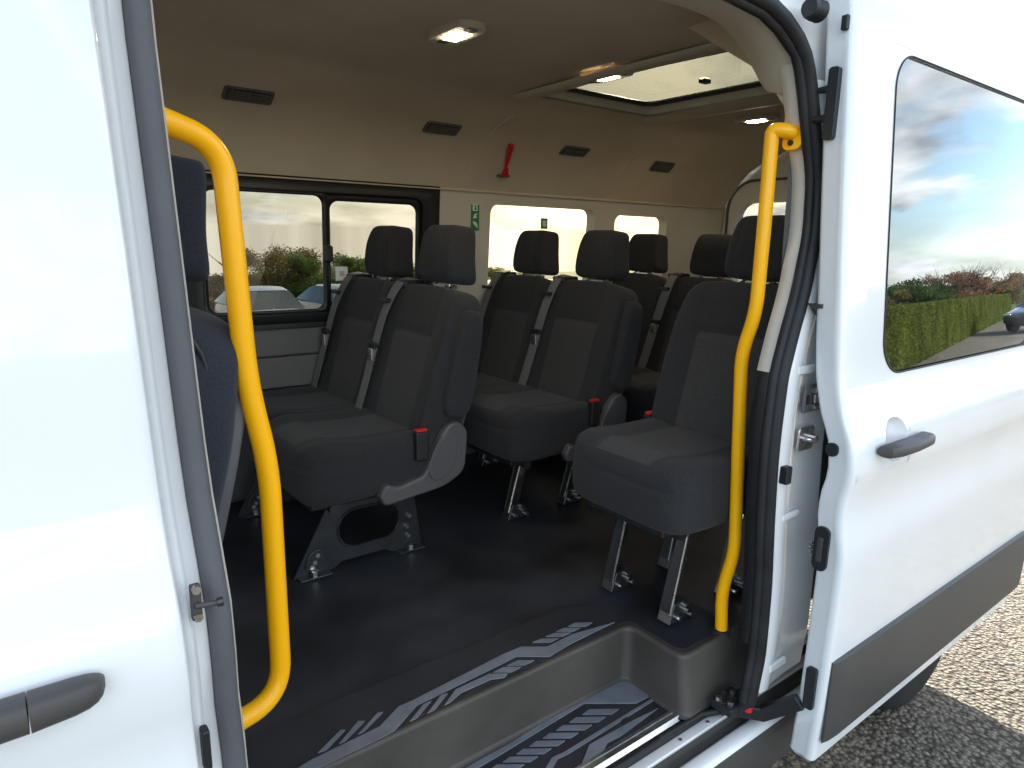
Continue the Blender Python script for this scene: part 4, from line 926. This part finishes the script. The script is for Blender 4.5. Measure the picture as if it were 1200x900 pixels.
def tree(x, y_, hgt, wid, col, label, group, name='broadleaf_tree', dens=1.0, lsize=.16, bare=False, seed=1):
    rg = random.Random(seed); t = thing(name, label, 'tree', group, (x, y_, terr(x, y_)-.05))
    b = MB(); th = hgt*(.35 if not bare else .5); top = Vector((rg.uniform(-.1, .1), rg.uniform(-.1, .1), th))
    b.tube([(0, 0, 0), (0, 0, th*.5), top, top+Vector((0, 0, hgt*.25))], [hgt*.035, hgt*.028, hgt*.02, hgt*.008], 9)
    tips = []
    for k in range(9 if not bare else 22):
        a = rg.uniform(0, 6.28); r_ = wid*rg.uniform(.25, .5); z = hgt*rg.uniform(.45, .9) ; s_ = Vector((0, 0, th*rg.uniform(.55, 1.1)))
        e = Vector((math.cos(a)*r_, math.sin(a)*r_, z)); mid = s_.lerp(e, .5)+Vector((0, 0, -.04*hgt)); b.tube([s_, mid, e], [hgt*.014, hgt*.009, hgt*.003], 6); tips.append(e)
        if bare:
            for _ in range(7):
                f_ = e+Vector((rg.gauss(0, .12), rg.gauss(0, .12), rg.uniform(.0, .2)))*wid; g0 = mid.lerp(e, rg.uniform(.2, 1)); b.tube([g0, g0.lerp(f_, .6), f_], [hgt*.004, hgt*.003, hgt*.0015], 4)
    part(b, 'trunk', barkm, t)
    b = MB()
    for k in range(20):
        a = rg.uniform(0, 6.28); r_ = wid*.5*math.sqrt(rg.random())*.75; z = hgt*rg.uniform(.22, .84); q_ = wid*rg.uniform(.13, .22)*(1.2-.5*(z/hgt-.3))
        leaves(b, Vector((math.cos(a)*r_, math.sin(a)*r_, z)), (q_, q_, min(q_*.8, hgt*.16)), int(420*dens), lsize, rg)
    part(b, 'crown', leaf(tuple(min(.9, c*3.2) for c in col)), t, smooth=False)
    return t
TG = 'trees beyond the parked cars'
for i, (u, v, D, wd_, col, lab) in enumerate([
    (318, 281, 34, 6.2, (.085, .072, .026), 'broad olive brown tree seen through the fixed window pane'),
    (372, 291, 31, 4.0, (.060, .085, .018), 'bright green tree beside the olive brown one through the window'),
    (262, 312, 36, 4.5, (.085, .060, .030), 'low russet tree left of the broad olive brown tree'),
    (428, 290, 33, 4.4, (.050, .068, .020), 'dark green tree through the sliding pane behind the headrest'),
    (462, 300, 42, 5.5, (.060, .065, .024), 'dull green tree behind the headrests in the sliding pane'),
    (590, 309, 36, 4.6, (.070, .072, .022), 'yellow green tree in the corner of the big second window')]):
    p_ = W(u, v, 'Y', D); tree(p_.x, D, p_.z-terr(p_.x, D), wd_, col, lab, TG, seed=i+3, dens=2.2, lsize=.06)
# hedge and trees behind the van, seen mirrored in the door window
def leafbank(name, label, cat, p0, p1, hgt, thick, n, col):
    t = thing(name, label, cat, None, (p0[0], p0[1], terr(*p0))); rg = random.Random(5)
    d = Vector((p1[0]-p0[0], p1[1]-p0[1], 0)); ln = d.length; d.normalize(); nn = Vector((-d.y, d.x, 0))
    b = MB(); rows = []
    for i in range(25):
        q_ = d*ln*i/24; z = terr(p0[0]+q_.x, p0[1]+q_.y)-terr(*p0)
        rows.append([q_+nn*a*thick*.46+Vector((0, 0, z+h_*hgt)) for a, h_ in ((-1, -.05), (-1, .93), (-.8, .97), (.8, .97), (1, .93), (1, -.05))])
    b.grid(rows); b.f += [tuple(range(6)), tuple(range(len(b.v)-6, len(b.v)))]; b.m += [0, 0]; part(b, 'hedge_core', leaf(tuple(c*.8 for c in col)), t)
    b = MB()
    for _ in range(n):
        s_ = ln*rg.random(); q_ = d*s_; z = terr(p0[0]+q_.x, p0[1]+q_.y)-terr(*p0)
        if rg.random() < .3: p_ = q_+nn*rg.uniform(-.5, .5)*thick+Vector((0, 0, z+hgt*rg.uniform(.95, 1.01)))
        else: p_ = q_+nn*(.5 if rg.random() < .8 else -.5)*thick*rg.uniform(.93, 1.03)+Vector((0, 0, z+hgt*rg.uniform(0, 1)))
        a = Vector((rg.gauss(0, 1), rg.gauss(0, 1), rg.gauss(0, 1))).normalized(); b_ = a.orthogonal().normalized(); sz = rg.uniform(.02, .04)
        b.add([p_-a*sz, p_+b_*sz*.6, p_+a*sz, p_-b_*sz*.6], [(0, 1, 2, 3)])
    part(b, 'foliage', leaf(col), t, smooth=False)
leafbank('clipped_hedge', 'long low clipped green hedge mirrored in the sliding door window', 'hedge', (9.0, -4.9), (52.0, -15.5), 1.39, 1.1, 90000, (.15, .175, .035))
RG_ = 'trees behind the hedge'
for i, (az, el, D, wd_, col, bare, lab) in enumerate([
    (67.0, 1.75, 60, 8.0, (.030, .045, .016), False, 'dark green rounded tree behind the hedge in the door window reflection'),
    (69.2, 1.1, 64, 5.0, (.055, .062, .022), False, 'small olive tree behind the hedge in the door window reflection'),
    (70.3, 1.9, 62, 5.5, (.095, .055, .035), True, 'sparse rust brown tree with a pale leaning trunk behind the hedge'),
    (71.8, 1.5, 66, 6.5, (.095, .055, .030), True, 'sparse brown tree behind the far part of the hedge'),
    (73.2, 1.5, 68, 6.0, (.060, .058, .022), False, 'thin olive tree at the far end of the hedge'),
    (65.4, 1.0, 52, 4.5, (.075, .062, .024), False, 'low yellowish shrub behind the near part of the hedge')]):
    a = R(az); x = 2+D*math.sin(a); y_ = -.05-D*math.cos(a); z = 1.55+D*math.tan(R(el))
    tree(x, y_, max(1.2, z-terr(x, y_)), wd_, col, lab, RG_, 'hedgerow_tree', dens=.5 if bare else 1.2, lsize=.09, bare=bare, seed=i+40)
